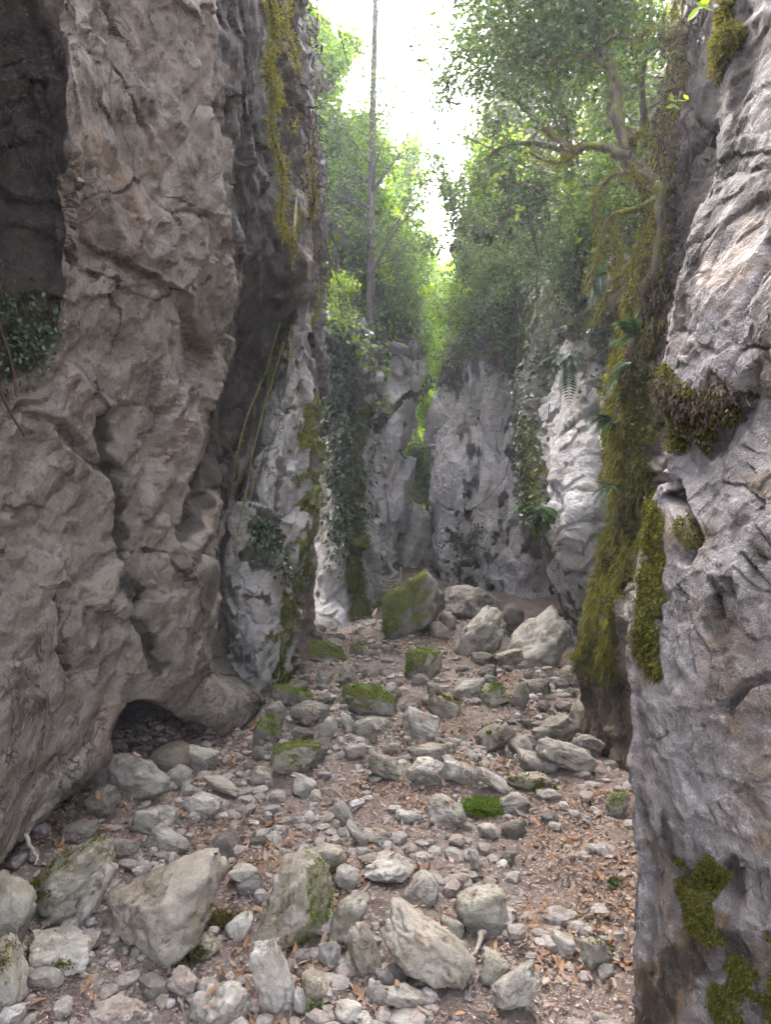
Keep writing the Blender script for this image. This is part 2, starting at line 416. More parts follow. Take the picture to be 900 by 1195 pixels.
# --- left wall
cols = [-420, -60, 25, 82, 140, 205, 260, 300, 335, 368, 335]
top = [1.25, 2.4, 3.0, 3.0, 3.5, 4.0, 4.7, 5.4, 6.2, 7.2, 9.2]
dep = [top, top,
       [1.25, 2.6, 3.25, 3.0, 3.5, 4.0, 4.6, 5.35, 6.2, 7.2, 9.2],
       [1.25, 2.6, 3.3, 3.0, 3.45, 3.9, 4.5, 5.3, 6.2, 7.3, 9.2],
       [1.25, 2.5, 3.15, 3.08, 3.4, 3.85, 4.45, 5.35, 6.3, 7.4, 9.2],
       [1.25, 2.35, 2.88, 3.05, 3.4, 3.85, 4.5, 5.6, 6.6, 7.5, 9.2],
       [1.25, 2.3, 2.85, 3.05, 3.4, 3.9, 4.8, 6.0, 7.0, 7.8, 9.2],
       [1.25, 2.25, 2.75, 3.0, 3.4, 3.9, 4.7, 5.8, 7.0, 8., 9.2],
       [1.25, 2.25, 2.75, 3.0, 3.45, 4.0, 4.65, 5.4, 6.8, 8., 9.2],
       [1.25, 2.35, 2.9, 3.2, 3.7, 4.35, 4.85, 5.5, 6.6, 7.8, 9.2]]
G = rows(cols, [(-420, None), (-200, None), (0, None), (150, None), (300, None), (430, None), (560, None), (690, None), (790, None),
                ([1330, 1060, 975, 925, 868, 842, 862, 838, 800, 770, 740], None)], dep)
for i_, (a_, s_) in enumerate([(-420, .60), (-200, .63), (0, .68), (150, .73), (300, .80), (430, .87), (560, .93), (690, .98), (790, 1.), (850, 1.)]):
    k_ = np.ones(11); k_[:10] = s_; k_[9:] = (1+s_)/2; k_[10] = 1; k_[6:] = np.where(i_ >= 5, 1., k_[6:]); k_[0] = max(s_, .9); k_[1] = max(s_, .8)
    G[i_] = np.array((0, 0, EYE))+(G[i_]-np.array((0, 0, EYE)))*k_[:, None]        # the face leans out over the bed
G = addrow(G, lambda p: V3(p[0]-.55, p[1]+.15, p[2]+.10), False)
G = addrow(G, lambda p: V3(p[0]-.8, p[1]+.2, -.5), False)
G = addrow(G, lambda p: V3(p[0]-.35, p[1], max(4.6, p[2]+.1)))
G = addrow(G, lambda p: V3(p[0]-4, p[1], p[2]+.8))
G = addcol(G, lambda p: V3(-1.6, -1.2, p[2])); G = addcol(G, lambda p: V3(-2.2, -3, p[2])); G = addcol(G, lambda p: V3(-4, -5, p[2]))
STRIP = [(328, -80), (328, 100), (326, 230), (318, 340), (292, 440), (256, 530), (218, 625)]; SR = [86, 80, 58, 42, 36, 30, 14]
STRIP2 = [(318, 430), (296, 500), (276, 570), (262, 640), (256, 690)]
def push_left(px, py, P):
    d = -.14*sstep(0, .8, seg(px, py, STRIP, SR)+.35*fbm(P*2.2, 3, 44))-.40*sstep(0, 1, seg(px, py, [(372, 400), (345, 520), (310, 640), (300, 760)], 60))-.10*sstep(0, .8, seg(px, py, STRIP2, [26, 24, 20, 14, 10]))
    d += -1.0*sstep(0, .6, blob(px, py, 168, 862, 46, 48))-.45*sstep(0, .8, blob(px, py, 205, 870, 60, 28))      # cave mouth
    d += -.05*sstep(0, 1, seg(px, py, [(128, 470), (142, 530), (150, 600), (152, 660), (165, 740), (182, 770)], [10, 13, 9, 9, 12, 16]))
    d += -.07*sstep(0, 1, seg(px, py, [(78, 690), (72, 745), (90, 790)], [12, 14, 10]))-.04*sstep(0, 1, seg(px, py, [(40, 490), (75, 500), (120, 540), (150, 560)], 12))
    return d
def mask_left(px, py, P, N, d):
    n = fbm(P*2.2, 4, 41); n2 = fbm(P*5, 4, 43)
    dark = 1.25*sstep(-.05, .75, seg(px, py, STRIP, SR)+.22*n2)+.9*sstep(0, .7, seg(px, py, STRIP2, [24, 22, 18, 14, 10])+.3*n2)  # water stain, with the groove's shade put into the same tone
    dark += 1.1*sstep(-.1, .5, seg(px, py, [(-30, -80), (-8, 0), (8, 90), (24, 200), (36, 300), (18, 410), (-30, 480)], [60, 52, 52, 52, 50, 46, 30])+.3*n)  # shade of the left-edge recess painted in as a dark tone
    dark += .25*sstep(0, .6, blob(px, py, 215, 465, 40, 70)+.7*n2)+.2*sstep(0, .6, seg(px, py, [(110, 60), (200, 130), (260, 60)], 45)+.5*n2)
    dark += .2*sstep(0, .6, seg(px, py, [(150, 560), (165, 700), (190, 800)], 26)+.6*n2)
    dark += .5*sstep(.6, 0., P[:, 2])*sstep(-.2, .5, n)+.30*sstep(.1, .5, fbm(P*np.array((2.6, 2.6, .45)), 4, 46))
    wp = px+14*n2; wq = py+14*fbm(P*4+7, 3, 45)
    for pts_, r_w in (([(128, 450), (140, 500), (146, 540), (150, 600), (152, 660), (165, 740), (184, 775)], [8, 11, 9, 7, 8, 11, 16]), ([(78, 690), (70, 745), (88, 790)], [9, 11, 8]), ([(40, 490), (75, 500), (120, 540), (150, 560)], 7), ([(150, 330), (158, 375), (150, 420)], 6), ([(60, 300), (130, 330), (210, 350), (260, 330)], 4), ([(110, 240), (180, 215), (250, 240)], 4), ([(180, 640), (215, 660), (235, 720)], 5)):
        dark += .75*sstep(.1, 1., seg(wp, wq, pts_, r_w)+.4*n2)
    moss = .50*sstep(0, .6, blob(px, py, 20, 400, 60, 90)+.4*n)+.55*sstep(.1, .9, seg(px, py, [(345, -40), (352, 120), (366, 300)], 22)+.7*n2)
    moss += .35*sstep(.55, -.1, P[:, 2])*sstep(0, .5, n2+.2)+.25*sstep(.2, .6, n)*sstep(500, 900, py)
    return {'dark': dark, 'moss': moss}
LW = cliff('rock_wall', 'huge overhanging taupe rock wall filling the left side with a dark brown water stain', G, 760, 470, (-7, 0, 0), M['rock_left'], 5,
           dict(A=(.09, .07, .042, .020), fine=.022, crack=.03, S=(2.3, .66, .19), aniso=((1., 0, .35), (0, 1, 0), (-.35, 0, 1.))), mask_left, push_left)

# --- grey rib at the foot of the left wall
G = rows(None, [(180, [350, 354, 360, 366, 374, 366]), (300, [340, 348, 358, 366, 376, 370]), (420, [316, 330, 345, 360, 377, 370]), (560, [272, 286, 314, 344, 370, 362]),
                (680, [246, 258, 298, 334, 358, 350]), (770, [246, 268, 300, 330, 348, 340]), (815, [250, 275, 302, 324, 338, 332]), (880, [255, 275, 302, 322, 334, 330])],
         [[7.6, 7.0, 6.9, 7.1, 7.6, 9.5], [7.4, 6.9, 6.7, 6.9, 7.5, 9.5], [7.2, 6.6, 6.4, 6.7, 7.4, 9.5], [6.9, 6.2, 6.1, 6.4, 7.2, 9.3], [6.6, 5.9, 5.8, 6.1, 7.0, 9.], [6.4, 5.9, 5.7, 6.0, 6.8, 9.],
          [6.4, 6.0, 5.8, 6.1, 6.8, 9.], [6.4, 6.1, 5.95, 6.2, 6.8, 9.]])
def mask_rib(px, py, P, N, d):
    n = fbm(P*2.5, 4, 51); n2 = fbm(P*6, 4, 53)
    return {'dark': .6*sstep(.05, .5, n2)*sstep(340, 500, py)+.7*sstep(0, .7, blob(px, py, 308, 640, 30, 60)+.4*n2)+.9*sstep(400, 200, py)+.7*sstep(0, .6, seg(px, py, [(372, 300), (378, 420), (366, 560)], 12)+.4*n2),
            'moss': .8*sstep(.1, .8, seg(px, py, [(368, 470), (362, 600), (352, 700), (340, 790)], 17)+1.1*n2)+.35*sstep(.1, .5, n)+.5*sstep(.5, 0, P[:, 2])*sstep(-.1, .4, n2)}
cliff('rock_wall', 'pale grey rock rib standing out from the foot of the left wall', G, 520, 230, (-3, .5, 0), M['rock_rib'], 15, dict(A=(.14, .12, .08, .03), fine=.018, crack=.07), mask_rib)

# --- ivy-clad pillar behind the rib
G = rows(None, [(395, [355, 372, 392, 412, 428, 425]), (470, [355, 372, 394, 420, 434, 430]), (560, [352, 370, 396, 424, 436, 430]), (640, [348, 366, 398, 424, 433, 428]), (700, [345, 360, 396, 426, 436, 430]), (738, [340, 356, 396, 428, 438, 432]), (800, [340, 356, 396, 428, 438, 432])],
         [[10.8, 9.9, 9.6, 9.7, 10.4, 12.5]]*5+[[10.6, 9.6, 9.3, 9.5, 10.2, 12.5], [10.6, 9.6, 9.3, 9.5, 10.2, 12.5]])
G = addrow(G, lambda p: V3(p[0]-.3, p[1]+1.2, p[2]+.6))
def mask_piv(px, py, P, N, d):
    n = fbm(P*2.2, 4, 61); n2 = fbm(P*6, 4, 63)
    return {'dark': 1.1*sstep(.0, .6, seg(px, py, [(395, 380), (400, 520), (404, 600)], [50, 38, 26])+.5*n)+.5*sstep(0, .5, n2),
            'moss': 1.0*sstep(0, .6, seg(px, py, [(425, 480), (412, 620), (416, 680), (426, 735)], [12, 14, 20, 18])+.4*n2)+.5*sstep(0, .6, seg(px, py, [(368, 470), (374, 560), (366, 620)], 18)+.4*n2)+.4*sstep(.5, .1, P[:, 2])}
cliff('rock_pillar', 'dark rock pillar draped with ivy and earth behind the grey rib', G, 330, 150, (-3, 1, 0), M['rock_rib'], 25, dict(A=(.12, .14, .09, .03), fine=.02, crack=.06), mask_piv)

# --- pale pinnacle
G = rows(None, [(402, [438, 446, 466, 486, 478]), (440, [430, 440, 466, 492, 482]), (480, [428, 438, 462, 485, 475]), (520, [428, 438, 458, 478, 470]), (560, [426, 436, 456, 474, 466]), (610, [424, 434, 452, 470, 460]), (672, [420, 432, 446, 458, 448]), (720, [420, 432, 446, 458, 448])],
         [[14.5, 13.3, 12.9, 13.4, 15.5]]*8)
G = addrow(G, lambda p: V3(p[0]-.2, p[1]+.9, p[2]+.15))
def push_pin(px, py, P):
    return -.16*sstep(0, 1, seg(px, py, [(430, 506), (452, 480), (486, 462)], 7))-.14*sstep(0, 1, seg(px, py, [(440, 520), (444, 560), (450, 600), (455, 660)], 6))-.1*sstep(0, 1, seg(px, py, [(446, 560), (470, 535), (480, 520)], 6))
def mask_pin(px, py, P, N, d):
    n2 = fbm(P*3, 4, 73)
    return {'dark': .9*sstep(.0, .6, seg(px, py, [(440, 400), (466, 404), (490, 410)], 16)+.5*n2)+.9*sstep(0, .8, seg(px, py, [(430, 506), (452, 480), (486, 462)], 8))+.35*sstep(.1, .5, n2)+.4*sstep(.1, .4, fbm(P*np.array((3, 3, .4)), 4, 74)), 'moss': .5*sstep(0, .6, seg(px, py, [(430, 410), (434, 480), (430, 560)], 10)+.5*n2)}
cliff('rock_pinnacle', 'pale leaning pinnacle with diagonal cracks in front of the green gap', G, 300, 130, (-1.6, 1.6, 0), M['rock_far'], 35, dict(A=(.10, .22, .10, .03), fine=.02, crack=.05, S=(1.6, .7, .25)), mask_pin, push_pin)

# --- right: far buttress
G = rows(None, [(395, [565, 546, 556, 580, 610, 650, 700]), (450, [550, 520, 534, 570, 610, 650, 700]), (505, [530, 498, 516, 565, 610, 650, 700]), (560, [535, 503, 522, 568, 612, 650, 700]), (620, [540, 508, 528, 572, 616, 655, 700]), (682, [540, 512, 534, 580, 622, 660, 700]), (730, [540, 510, 534, 580, 622, 660, 700])],
         [[16, 13.4, 12.6, 12.1, 12.0, 12.3, 12.6]]*3+[[16, 13.3, 12.5, 12.0, 11.8, 12., 12.4]]+[[16, 13.2, 12.4, 11.8, 11.5, 11.7, 12.]]*2+[[16, 13.2, 12.3, 11.6, 11.2, 11.4, 12.]])
G = addrow(G, lambda p: V3(p[0]+.1, p[1]+1.2, p[2]+.5))
def mask_d(px, py, P, N, d):
    n = fbm(P*1.6, 4, 81); n2 = fbm(P*4, 4, 83)
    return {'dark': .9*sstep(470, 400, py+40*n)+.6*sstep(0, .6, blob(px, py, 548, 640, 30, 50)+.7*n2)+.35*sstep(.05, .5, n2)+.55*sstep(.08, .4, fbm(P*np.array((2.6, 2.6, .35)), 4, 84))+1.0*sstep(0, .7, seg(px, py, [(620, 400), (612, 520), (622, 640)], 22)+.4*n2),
            'moss': .6*sstep(480, 410, py+40*n)*sstep(-.2, .5, n2)+.4*sstep(0, .6, blob(px, py, 540, 640, 40, 40)+.6*n2)}
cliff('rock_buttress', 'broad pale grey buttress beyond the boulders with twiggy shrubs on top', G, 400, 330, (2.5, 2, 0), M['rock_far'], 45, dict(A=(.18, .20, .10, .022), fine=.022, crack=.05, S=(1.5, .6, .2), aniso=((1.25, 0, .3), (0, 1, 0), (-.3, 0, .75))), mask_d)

# --- right: near buttress with the undercut
G = rows(None, [(330, [650, 628, 650, 680, 715, 760, 810]), (430, [640, 612, 640, 675, 712, 760, 810]), (500, [636, 604, 636, 675, 712, 760, 810]), (560, [640, 612, 638, 675, 712, 760, 810]), (600, [650, 624, 642, 675, 710, 760, 810]), (640, [662, 640, 654, 680, 712, 760, 810]), (690, [676, 656, 668, 690, 715, 760, 810]),
                (735, [690, 671, 682, 698, 720, 760, 810]), (772, [705, 690, 698, 710, 725, 760, 810]), (820, [720, 706, 712, 718, 730, 760, 810])],
         [[11, 9.6, 8.9, 8.4, 8.2, 8.0, 7.8]]*2+[[11, 9.3, 8.5, 8.1, 8.0, 7.9, 7.8], [11, 9.1, 8.1, 7.8, 7.8, 7.8, 7.8], [11, 8.8, 7.8, 7.5, 7.6, 7.7, 7.7], [11, 8.6, 7.7, 7.4, 7.5, 7.6, 7.7], [11, 8.6, 7.9, 7.5, 7.5, 7.6, 7.6], [11, 8.8, 8.2, 7.8, 7.7, 7.6, 7.6], [11, 9., 8.6, 8.2, 7.9, 7.6, 7.5], [11, 9., 8.7, 8.3, 8., 7.6, 7.4]])
G = addrow(G, lambda p: V3(p[0]+.2, p[1]+1.0, p[2]+.5))
def push_e(px, py, P):
    return .10*sstep(0, 1, blob(px, py, 690, 590, 45, 60))-.10*sstep(0, 1, seg(px, py, [(655, 640), (672, 655), (684, 648), (690, 630)], 7))-.10*sstep(0, 1, seg(px, py, [(664, 668), (682, 672), (694, 655)], 6))-.16*sstep(0, 1, seg(px, py, [(640, 440), (634, 520), (632, 580)], [26, 22, 12]))
def mask_e(px, py, P, N, d):
    n = fbm(P*1.8, 4, 91); n2 = fbm(P*5, 4, 93)
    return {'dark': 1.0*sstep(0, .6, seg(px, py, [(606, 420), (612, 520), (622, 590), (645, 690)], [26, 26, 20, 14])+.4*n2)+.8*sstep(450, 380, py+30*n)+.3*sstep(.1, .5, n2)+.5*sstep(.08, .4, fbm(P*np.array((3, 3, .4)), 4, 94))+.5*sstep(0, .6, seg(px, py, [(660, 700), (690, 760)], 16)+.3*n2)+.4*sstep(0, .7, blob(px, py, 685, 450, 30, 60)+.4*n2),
            'moss': .8*sstep(0, .6, seg(px, py, [(612, 500), (618, 600), (640, 680)], [22, 20, 12])+.4*n2)+.6*sstep(430, 370, py+30*n)}
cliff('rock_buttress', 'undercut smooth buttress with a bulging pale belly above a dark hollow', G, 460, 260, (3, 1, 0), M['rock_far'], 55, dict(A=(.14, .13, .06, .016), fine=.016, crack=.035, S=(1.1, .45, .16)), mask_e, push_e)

# --- right: mossy edge block
def rowF(py, sil, d): return (py, [sil+22, sil, sil+10, sil+24, sil+42, sil+75, sil+120])
dF = [7.5, 5.5, 5.1, 4.75, 4.5, 4.25, 4.0]
G = rows(None, [rowF(-250, 800, 0), rowF(-50, 790, 0), rowF(120, 776, 0), rowF(210, 764, 0), rowF(300, 752, 0), rowF(360, 735, 0), rowF(410, 718, 0), rowF(480, 707, 0), rowF(560, 709, 0), rowF(620, 711, 0), rowF(670, 699, 0), rowF(720, 686, 0), rowF(775, 684, 0),
                ([830, 832, 848, 866, 886, 905, 935], [706, 689, 700, 714, 731, 760, 800]), ([900, 900, 910, 925, 940, 960, 990], [710, 694, 704, 717, 733, 762, 800])], [dF]*15)
def mask_f(px, py, P, N, d):
    n = fbm(P*2., 4, 101); n2 = fbm(P*7, 4, 103)
    m = 1.3*sstep(0, .5, seg(px, py, [(790, -50), (765, 200), (752, 300), (735, 400), (728, 500), (724, 620), (706, 700), (702, 760), (706, 785)], [28, 28, 32, 44, 54, 48, 36, 34, 20])+.2*n2)
    return {'moss': m, 'ochre': .8*sstep(740, 790, py), 'dark': 1.1*sstep(0, .6, seg(px, py, [(830, -80), (810, 200), (790, 330), (770, 420), (775, 500)], [60, 60, 50, 50, 40])+.4*n)+.55*sstep(770, 800, py)+.2*sstep(0, .5, n2)}
cliff('rock_block', 'brown rock block coated with hanging yellow moss at the right edge of the path', G, 560, 150, (4, .3, 0), M['rock_mossy'], 65, dict(A=(.06, .07, .05, .02), fine=.02, crack=.03, S=(.8, .35, .13)), mask_f)

# --- right: near wall beside the camera
cg = [762, 733, 748, 778, 820, 870, 930, 1120]
dg = [3.5, 2.32, 2.12, 1.98, 1.86, 1.74, 1.60, 1.22]
def rowG(py, e, dd=0): return (py, [e+30, e, e+16, e+46, e+88, max(e+126, 880), max(e+160, 940), 1150])
spec = [(-560, 905, .25), (-250, 880, .2), (-20, 862, .15), (100, 852, .1), (200, 838, .05), (290, 806, 0), (350, 782, 0), (420, 774, 0), (470, 780, 0), (510, 782, .0), (560, 768, 0), (620, 748, 0), (700, 736, 0), (800, 731, 0), (900, 733, 0), (1000, 735, 0), (1100, 733, 0), (1195, 730, 0), (1420, 728, .0)]
G = rows(None, [rowG(p, e) for p, e, _ in spec], [[q+a for q in dg] for _, _, a in spec])
G = addcol(G, lambda p: V3(1.15, .2, p[2]), False); G = addcol(G, lambda p: V3(2.2, -.8, p[2]), False); G = addcol(G, lambda p: V3(4, -1.5, p[2]), False)
G = addrow(G, lambda p: V3(p[0]+.5, p[1], max(p[2]+.2, 5.2)))
G = addrow(G, lambda p: V3(p[0]+2.5, p[1], p[2]+.8))
def push_g(px, py, P):
    ex = np.interp(py, [s[0] for s in spec], [s[1] for s in spec])
    d = -.03*sstep(0, 1, seg(px, py, [(800, 545), (838, 510), (858, 480), (880, 430)], [26, 24, 20, 10]))      # under the mossy overhang
    d += .02*sstep(0, .9, seg(px, py, [(775, 440), (815, 455), (850, 430)], 40))-.10*sstep(0, 1, seg(px, py, [(775, 560), (790, 600), (800, 625), (792, 650)], 12))
    d += -.05*sstep(0, 1, seg(px, py, [(825, 680), (835, 720)], 8))-.04*sstep(0, 1, seg(px, py, [(845, 830), (870, 800), (900, 790)], 9))
    s = (-P[:, 0]*.75+P[:, 1]*.2+P[:, 2]*.62)                                                                          # tilted beds in the upper part
    d += .022*sstep(470, 330, py)*(ridged(np.stack((s*9, (P[:, 0]-P[:, 2]*.6)*1.6, P[:, 1]*1.6), 1), 4, 7)-.4)
    return d
def mask_g(px, py, P, N, d):
    n = fbm(P*3, 4, 111); n2 = fbm(P*9, 4, 113)
    moss = 1.0*sstep(.05, .75, blob(px, py, 812, 1030, 28, 50)+1.1*n2)+.95*sstep(.15, .9, blob(px, py, 868, 1165, 50, 66)+1.2*n2)+.75*sstep(0, .6, seg(px, py, [(748, 590), (756, 650), (750, 760), (764, 790)], [20, 20, 16, 10])+.55*n2)
    moss += .75*sstep(.1, .8, seg(px, py, [(772, 440), (795, 490), (835, 480)], [22, 34, 22])+1.0*n2)+.6*sstep(0, .5, blob(px, py, 796, 620, 18, 30)+.6*n2)+.9*sstep(0, .5, seg(px, py, [(838, -60), (838, 70), (826, 120)], [26, 24, 14])+.5*n2)
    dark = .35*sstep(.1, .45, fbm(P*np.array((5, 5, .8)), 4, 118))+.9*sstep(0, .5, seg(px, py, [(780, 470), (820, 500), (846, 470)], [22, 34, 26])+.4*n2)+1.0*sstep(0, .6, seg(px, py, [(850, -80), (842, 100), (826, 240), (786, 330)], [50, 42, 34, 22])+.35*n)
    dark += .48*sstep(520, 230, py)  # shade of the hanging growth painted in, darker up the wall
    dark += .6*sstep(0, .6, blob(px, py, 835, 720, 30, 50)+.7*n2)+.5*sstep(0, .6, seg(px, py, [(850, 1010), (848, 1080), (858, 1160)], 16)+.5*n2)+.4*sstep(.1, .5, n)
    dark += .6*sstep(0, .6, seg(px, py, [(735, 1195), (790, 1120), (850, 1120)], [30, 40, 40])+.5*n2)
    och = .9*sstep(0, .6, seg(px, py, [(735, 1200), (775, 1150), (800, 1090), (830, 1080)], [34, 40, 34, 26])+.6*n2)+.6*sstep(0, .6, seg(px, py, [(745, 560), (752, 700), (745, 800)], 14)+.6*n2)+.5*sstep(.1, .5, fbm(P*2.5, 4, 117))+.6*sstep(0, .6, blob(px, py, 880, 560, 40, 30)+.6*n2)
    return {'moss': moss, 'dark': dark, 'ochre': och}
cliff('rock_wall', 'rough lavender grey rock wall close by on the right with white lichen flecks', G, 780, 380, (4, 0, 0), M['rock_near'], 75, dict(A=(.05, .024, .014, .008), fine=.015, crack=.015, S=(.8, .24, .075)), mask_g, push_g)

# ------------------------------------------------------------------ hillsides behind
def hillside(name, label, G, nv, nu, seed, back):
    V, N, px, py, at = cliff(name, label, G, nv, nu, back, M['hill'], seed, dict(A=(.5, .25, .15, .05), fine=.09, crack=.05, S=(2.2, .9, .35)))
    return V, N
G = rows(None, [(70, [660, 612, 650, 720, 800, 920]), (80, [650, 600, 640, 710, 800, 910]), (110, [640, 580, 625, 700, 790, 900]), (220, [620, 556, 605, 680, 775, 890]), (330, [610, 552, 590, 665, 765, 880]), (430, [610, 552, 590, 650, 745, 860]), (455, [610, 558, 594, 650, 745, 860])],
         [[26, 22, 20, 18, 15, 14], [22, 18, 16, 13.6, 11, 9.6], [19, 15.2, 13.2, 10.8, 7.8, 6.2], [18, 14.6, 12.8, 10.2, 7.2, 5.8], [17.5, 14.2, 12.4, 9.6, 6.7, 5.4], [17, 14.4, 13., 10.4, 8.8, 6.2], [17, 15., 14, 12., 10, 7.4]])
HR = hillside('hillside', 'steep wooded rocky slope above the right-hand buttresses', G, 260, 230, 85, (5, 2, 0))
G = rows(None, [([-330, -200, 40, 165, 165], [240, 310, 362, 386, 380]), ([-250, -150, 70, 180, 180], [250, 320, 368, 392, 385]), (200, [250, 330, 380, 420, 410]), (320, [250, 330, 390, 450, 440]), (410, [250, 330, 400, 486, 470]), (470, [250, 330, 400, 480, 470])],  # unseen left ridge raised to block the sun from the right-hand buttress
         [[15, 16, 18, 21, 27], [12.5, 14, 16, 19, 24], [11.5, 12.8, 14.8, 17, 22], [11, 12., 13.8, 15.8, 20], [11, 11.5, 13.2, 15.0, 18], [11, 11.5, 13.3, 15.2, 18]])
HL = hillside('hillside', 'wooded slope rising behind the pinnacle on the left', G, 200, 160, 95, (-6, 2, 0))
def hill_z(x, y): return .75+.78*(np.minimum(y, 26)-16.5)-.35*np.maximum(y-27, 0)+.02*x*x
hx, hy = np.meshgrid(np.linspace(-24, 24, 130), np.linspace(16, 42, 130)); hx, hy = hx.ravel(), hy.ravel()
hz = hill_z(hx, hy)+1.2*fbm(np.stack((hx*.25, hy*.25, hx*0), 1), 4, 121)+.3*fbm(np.stack((hx, hy, hx*0), 1), 3, 122)
hz = np.where(hy < 16.6, hz-1.5, hz)
o = mk('hillside', np.stack((hx, hy, hz), 1), grid_faces(130, 130), M['hill']); tag(o, 'green forest slope closing the far end of the gorge', 'hillside', kind='structure')
# ------------------------------------------------------------------ stones
import bmesh
def ico(sub):
    bm = bmesh.new(); bmesh.ops.create_icosphere(bm, subdivisions=sub, radius=1.)
    V = np.array([v.co[:] for v in bm.verts]); F = np.array([[v.index for v in f.verts] for f in bm.faces]); bm.free(); return V, F
ICO = {k: ico(k) for k in (1, 2, 3, 4, 5, 6)}
def stone_geo(seed, sub, ax=(1, 1, 1), npl=16, p=14, rough=1., roll=0., yaw=None, tilt=0., moss=0., mdir=(0, 0, 1), crack=0.):
    r_ = np.random.default_rng(seed); D, F = ICO[sub]
    n = unit(r_.normal(size=(npl, 3))); h = r_.uniform(.72, 1.08, npl)
    n = np.concatenate((n, np.eye(3), -np.eye(3))); h = np.concatenate((h, r_.uniform(.9, 1.1, 6)))
    q = np.maximum(D@n.T, 0)/h; r = (q**p).sum(1)**(-1/p)
    P = D*r[:, None]
    o = r_.uniform(-50, 50, 3)
    nr = D
    P = P+nr*(.10*fbm(P*1.3+o, 3, seed % 97)+.05*rough*fbm(P*3.5+o, 4, seed % 91)+.022*rough*fbm(P*11+o, 3, seed % 89))[:, None]
    if sub >= 4:
        v, e = facet(P*1.9+o+.25*vnoise(P*3, seed % 50), seed % 83); P = P+nr*(.10*rough*v)[:, None]
        if crack: P = P-nr*(crack*np.exp(-(e/.06)**2))[:, None]
        v, e = facet(P*5+o, seed % 71); P = P+nr*(.028*rough*v)[:, None]
    if sub >= 5: P = P+nr*(.012*rough*(ridged(P*9+o, 4, seed % 67)-.4))[:, None]
    P = P*np.array(ax)
    yaw = r_.uniform(0, 6.28) if yaw is None else yaw
    def rot(P, a, i, j):
        c, s = math.cos(a), math.sin(a); Q = P.copy(); Q[:, i] = c*P[:, i]-s*P[:, j]; Q[:, j] = s*P[:, i]+c*P[:, j]; return Q
    P = rot(P, yaw, 0, 1); P = rot(P, tilt, 1, 2); P = rot(P, -roll, 0, 2)
    lo, hi = P.min(0), P.max(0); P = (P-(lo+hi)/2)/(hi-lo); P[:, 2] += .5          # unit box standing on z = 0
    fn = np.zeros_like(P); c = np.cross(P[F[:, 1]]-P[F[:, 0]], P[F[:, 2]]-P[F[:, 0]])
    for k in range(3): np.add.at(fn, F[:, k], c)
    N = unit(fn)
    mo = np.zeros(len(P))
    if moss: mo = np.clip(sstep(.2-.75*max(moss-.3, 0), .9-.5*max(moss-.3, 0), N@unit(np.array(mdir, float))+.4*fbm(P*3+o, 3, 7))*moss, 0, 1.3)
    return P, F, mo
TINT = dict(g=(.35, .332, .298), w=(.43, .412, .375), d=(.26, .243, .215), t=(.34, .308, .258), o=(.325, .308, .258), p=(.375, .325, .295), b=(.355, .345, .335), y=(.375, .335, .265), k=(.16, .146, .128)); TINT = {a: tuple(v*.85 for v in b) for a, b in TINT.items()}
HERO = []; TOPS = []
def put_stone(label, cx, base, w, h, tint='g', moss=0., roll=0., ax=(1.15, 1, .8), name='stone', cat='stone', mdir=(0, 0, 1), p=14, rough=1., d=None, lift=0., embed=.2, crack=0., asp=.8, group=None, sub=None, npl=14, tilt=0.):
    k = len(HERO)
    if d is None: d = ground_at(cx, base)
    wd = w/FPX*d; L = wd*asp if roll == 0 else max(min(wd, h/FPX*d), .6*wd)*.85
    dc = d+L*.38; wd = w/FPX*dc; L = L*dc/d
    x = (cx-CX)/FPX*dc; a = math.atan2(base-h*.5-CY, FPX)
    H = max((h/FPX*dc-L*math.sin(max(a, 0))*.8)/math.cos(a), .38*h/FPX*dc)
    g = gz1(x, d+L*.25)+lift
    H2 = H*(1+embed)
    sub = sub or (5 if w > 34 else 4)
    P, F, mo = stone_geo(1000+k*7, sub, ax, npl=npl, p=p, rough=rough, roll=roll, moss=moss, mdir=mdir, crack=crack, yaw=None if roll == 0 else rng.uniform(-.3, .3), tilt=tilt)
    mat = M['stone']
    o = mk(name, P*np.array((wd, L, H2)), F, mat, attrs={'moss': mo, 'dark': np.zeros(len(P))})
    o.location = (x, dc, g-H*embed)
    o.color = (*TINT[tint], 1)
    tag(o, label, cat, group)
    if moss >= .4:
        r2 = np.random.default_rng(k); fn = np.zeros_like(P); Q3 = P*np.array((wd, L, H2)); cr_ = np.cross(Q3[F[:, 1]]-Q3[F[:, 0]], Q3[F[:, 2]]-Q3[F[:, 0]])
        for q in range(3): np.add.at(fn, F[:, q], cr_)
        fn = unit(fn); wgt = np.clip(mo-.5+.35*fbm(Q3*14, 3, 5), 0, 1)*(P[:, 2] > .1)
        if wgt.sum() > 0:
            nt_ = int(min(5200, 60+9000*wd*L)); ii = r2.choice(len(P), nt_, p=wgt/wgt.sum()); l_ = .014 if dc < 4 else .022
            N3 = fn[ii]; D3 = unit(N3*.8+.6*r2.normal(size=N3.shape)-np.array((0, 0, .2))); Ln = l_*r2.uniform(.4, 1.3, nt_)
            V3_, F3_ = leaf_quads(Q3[ii]+r2.normal(0, .006, N3.shape)-D3*Ln[:, None]*.3, D3, unit(N3+.6*r2.normal(size=N3.shape)), Ln, Ln*.4); mk('moss', V3_, F3_, M['cushion' if moss > .55 else 'moss'], o, smooth=False)['kind'] = 'stuff'
    HERO.append((x, dc, wd/2, L/2, H, g))
    Q = P*np.array((wd, L, H2)); up = np.where(unit(P*np.array((1/wd, 1/L, 1/H2))-np.array((0, 0, .45/H2)))[:, 2] > .55)[0]
    if len(up) and wd > .1 and d < 9:
        for q in rng.choice(up, int(rng.integers(0, 4)*min(2, wd/.2)+.5)): TOPS.append(Q[q]+np.array(o.location)+np.array((0, 0, .006)))
    return o
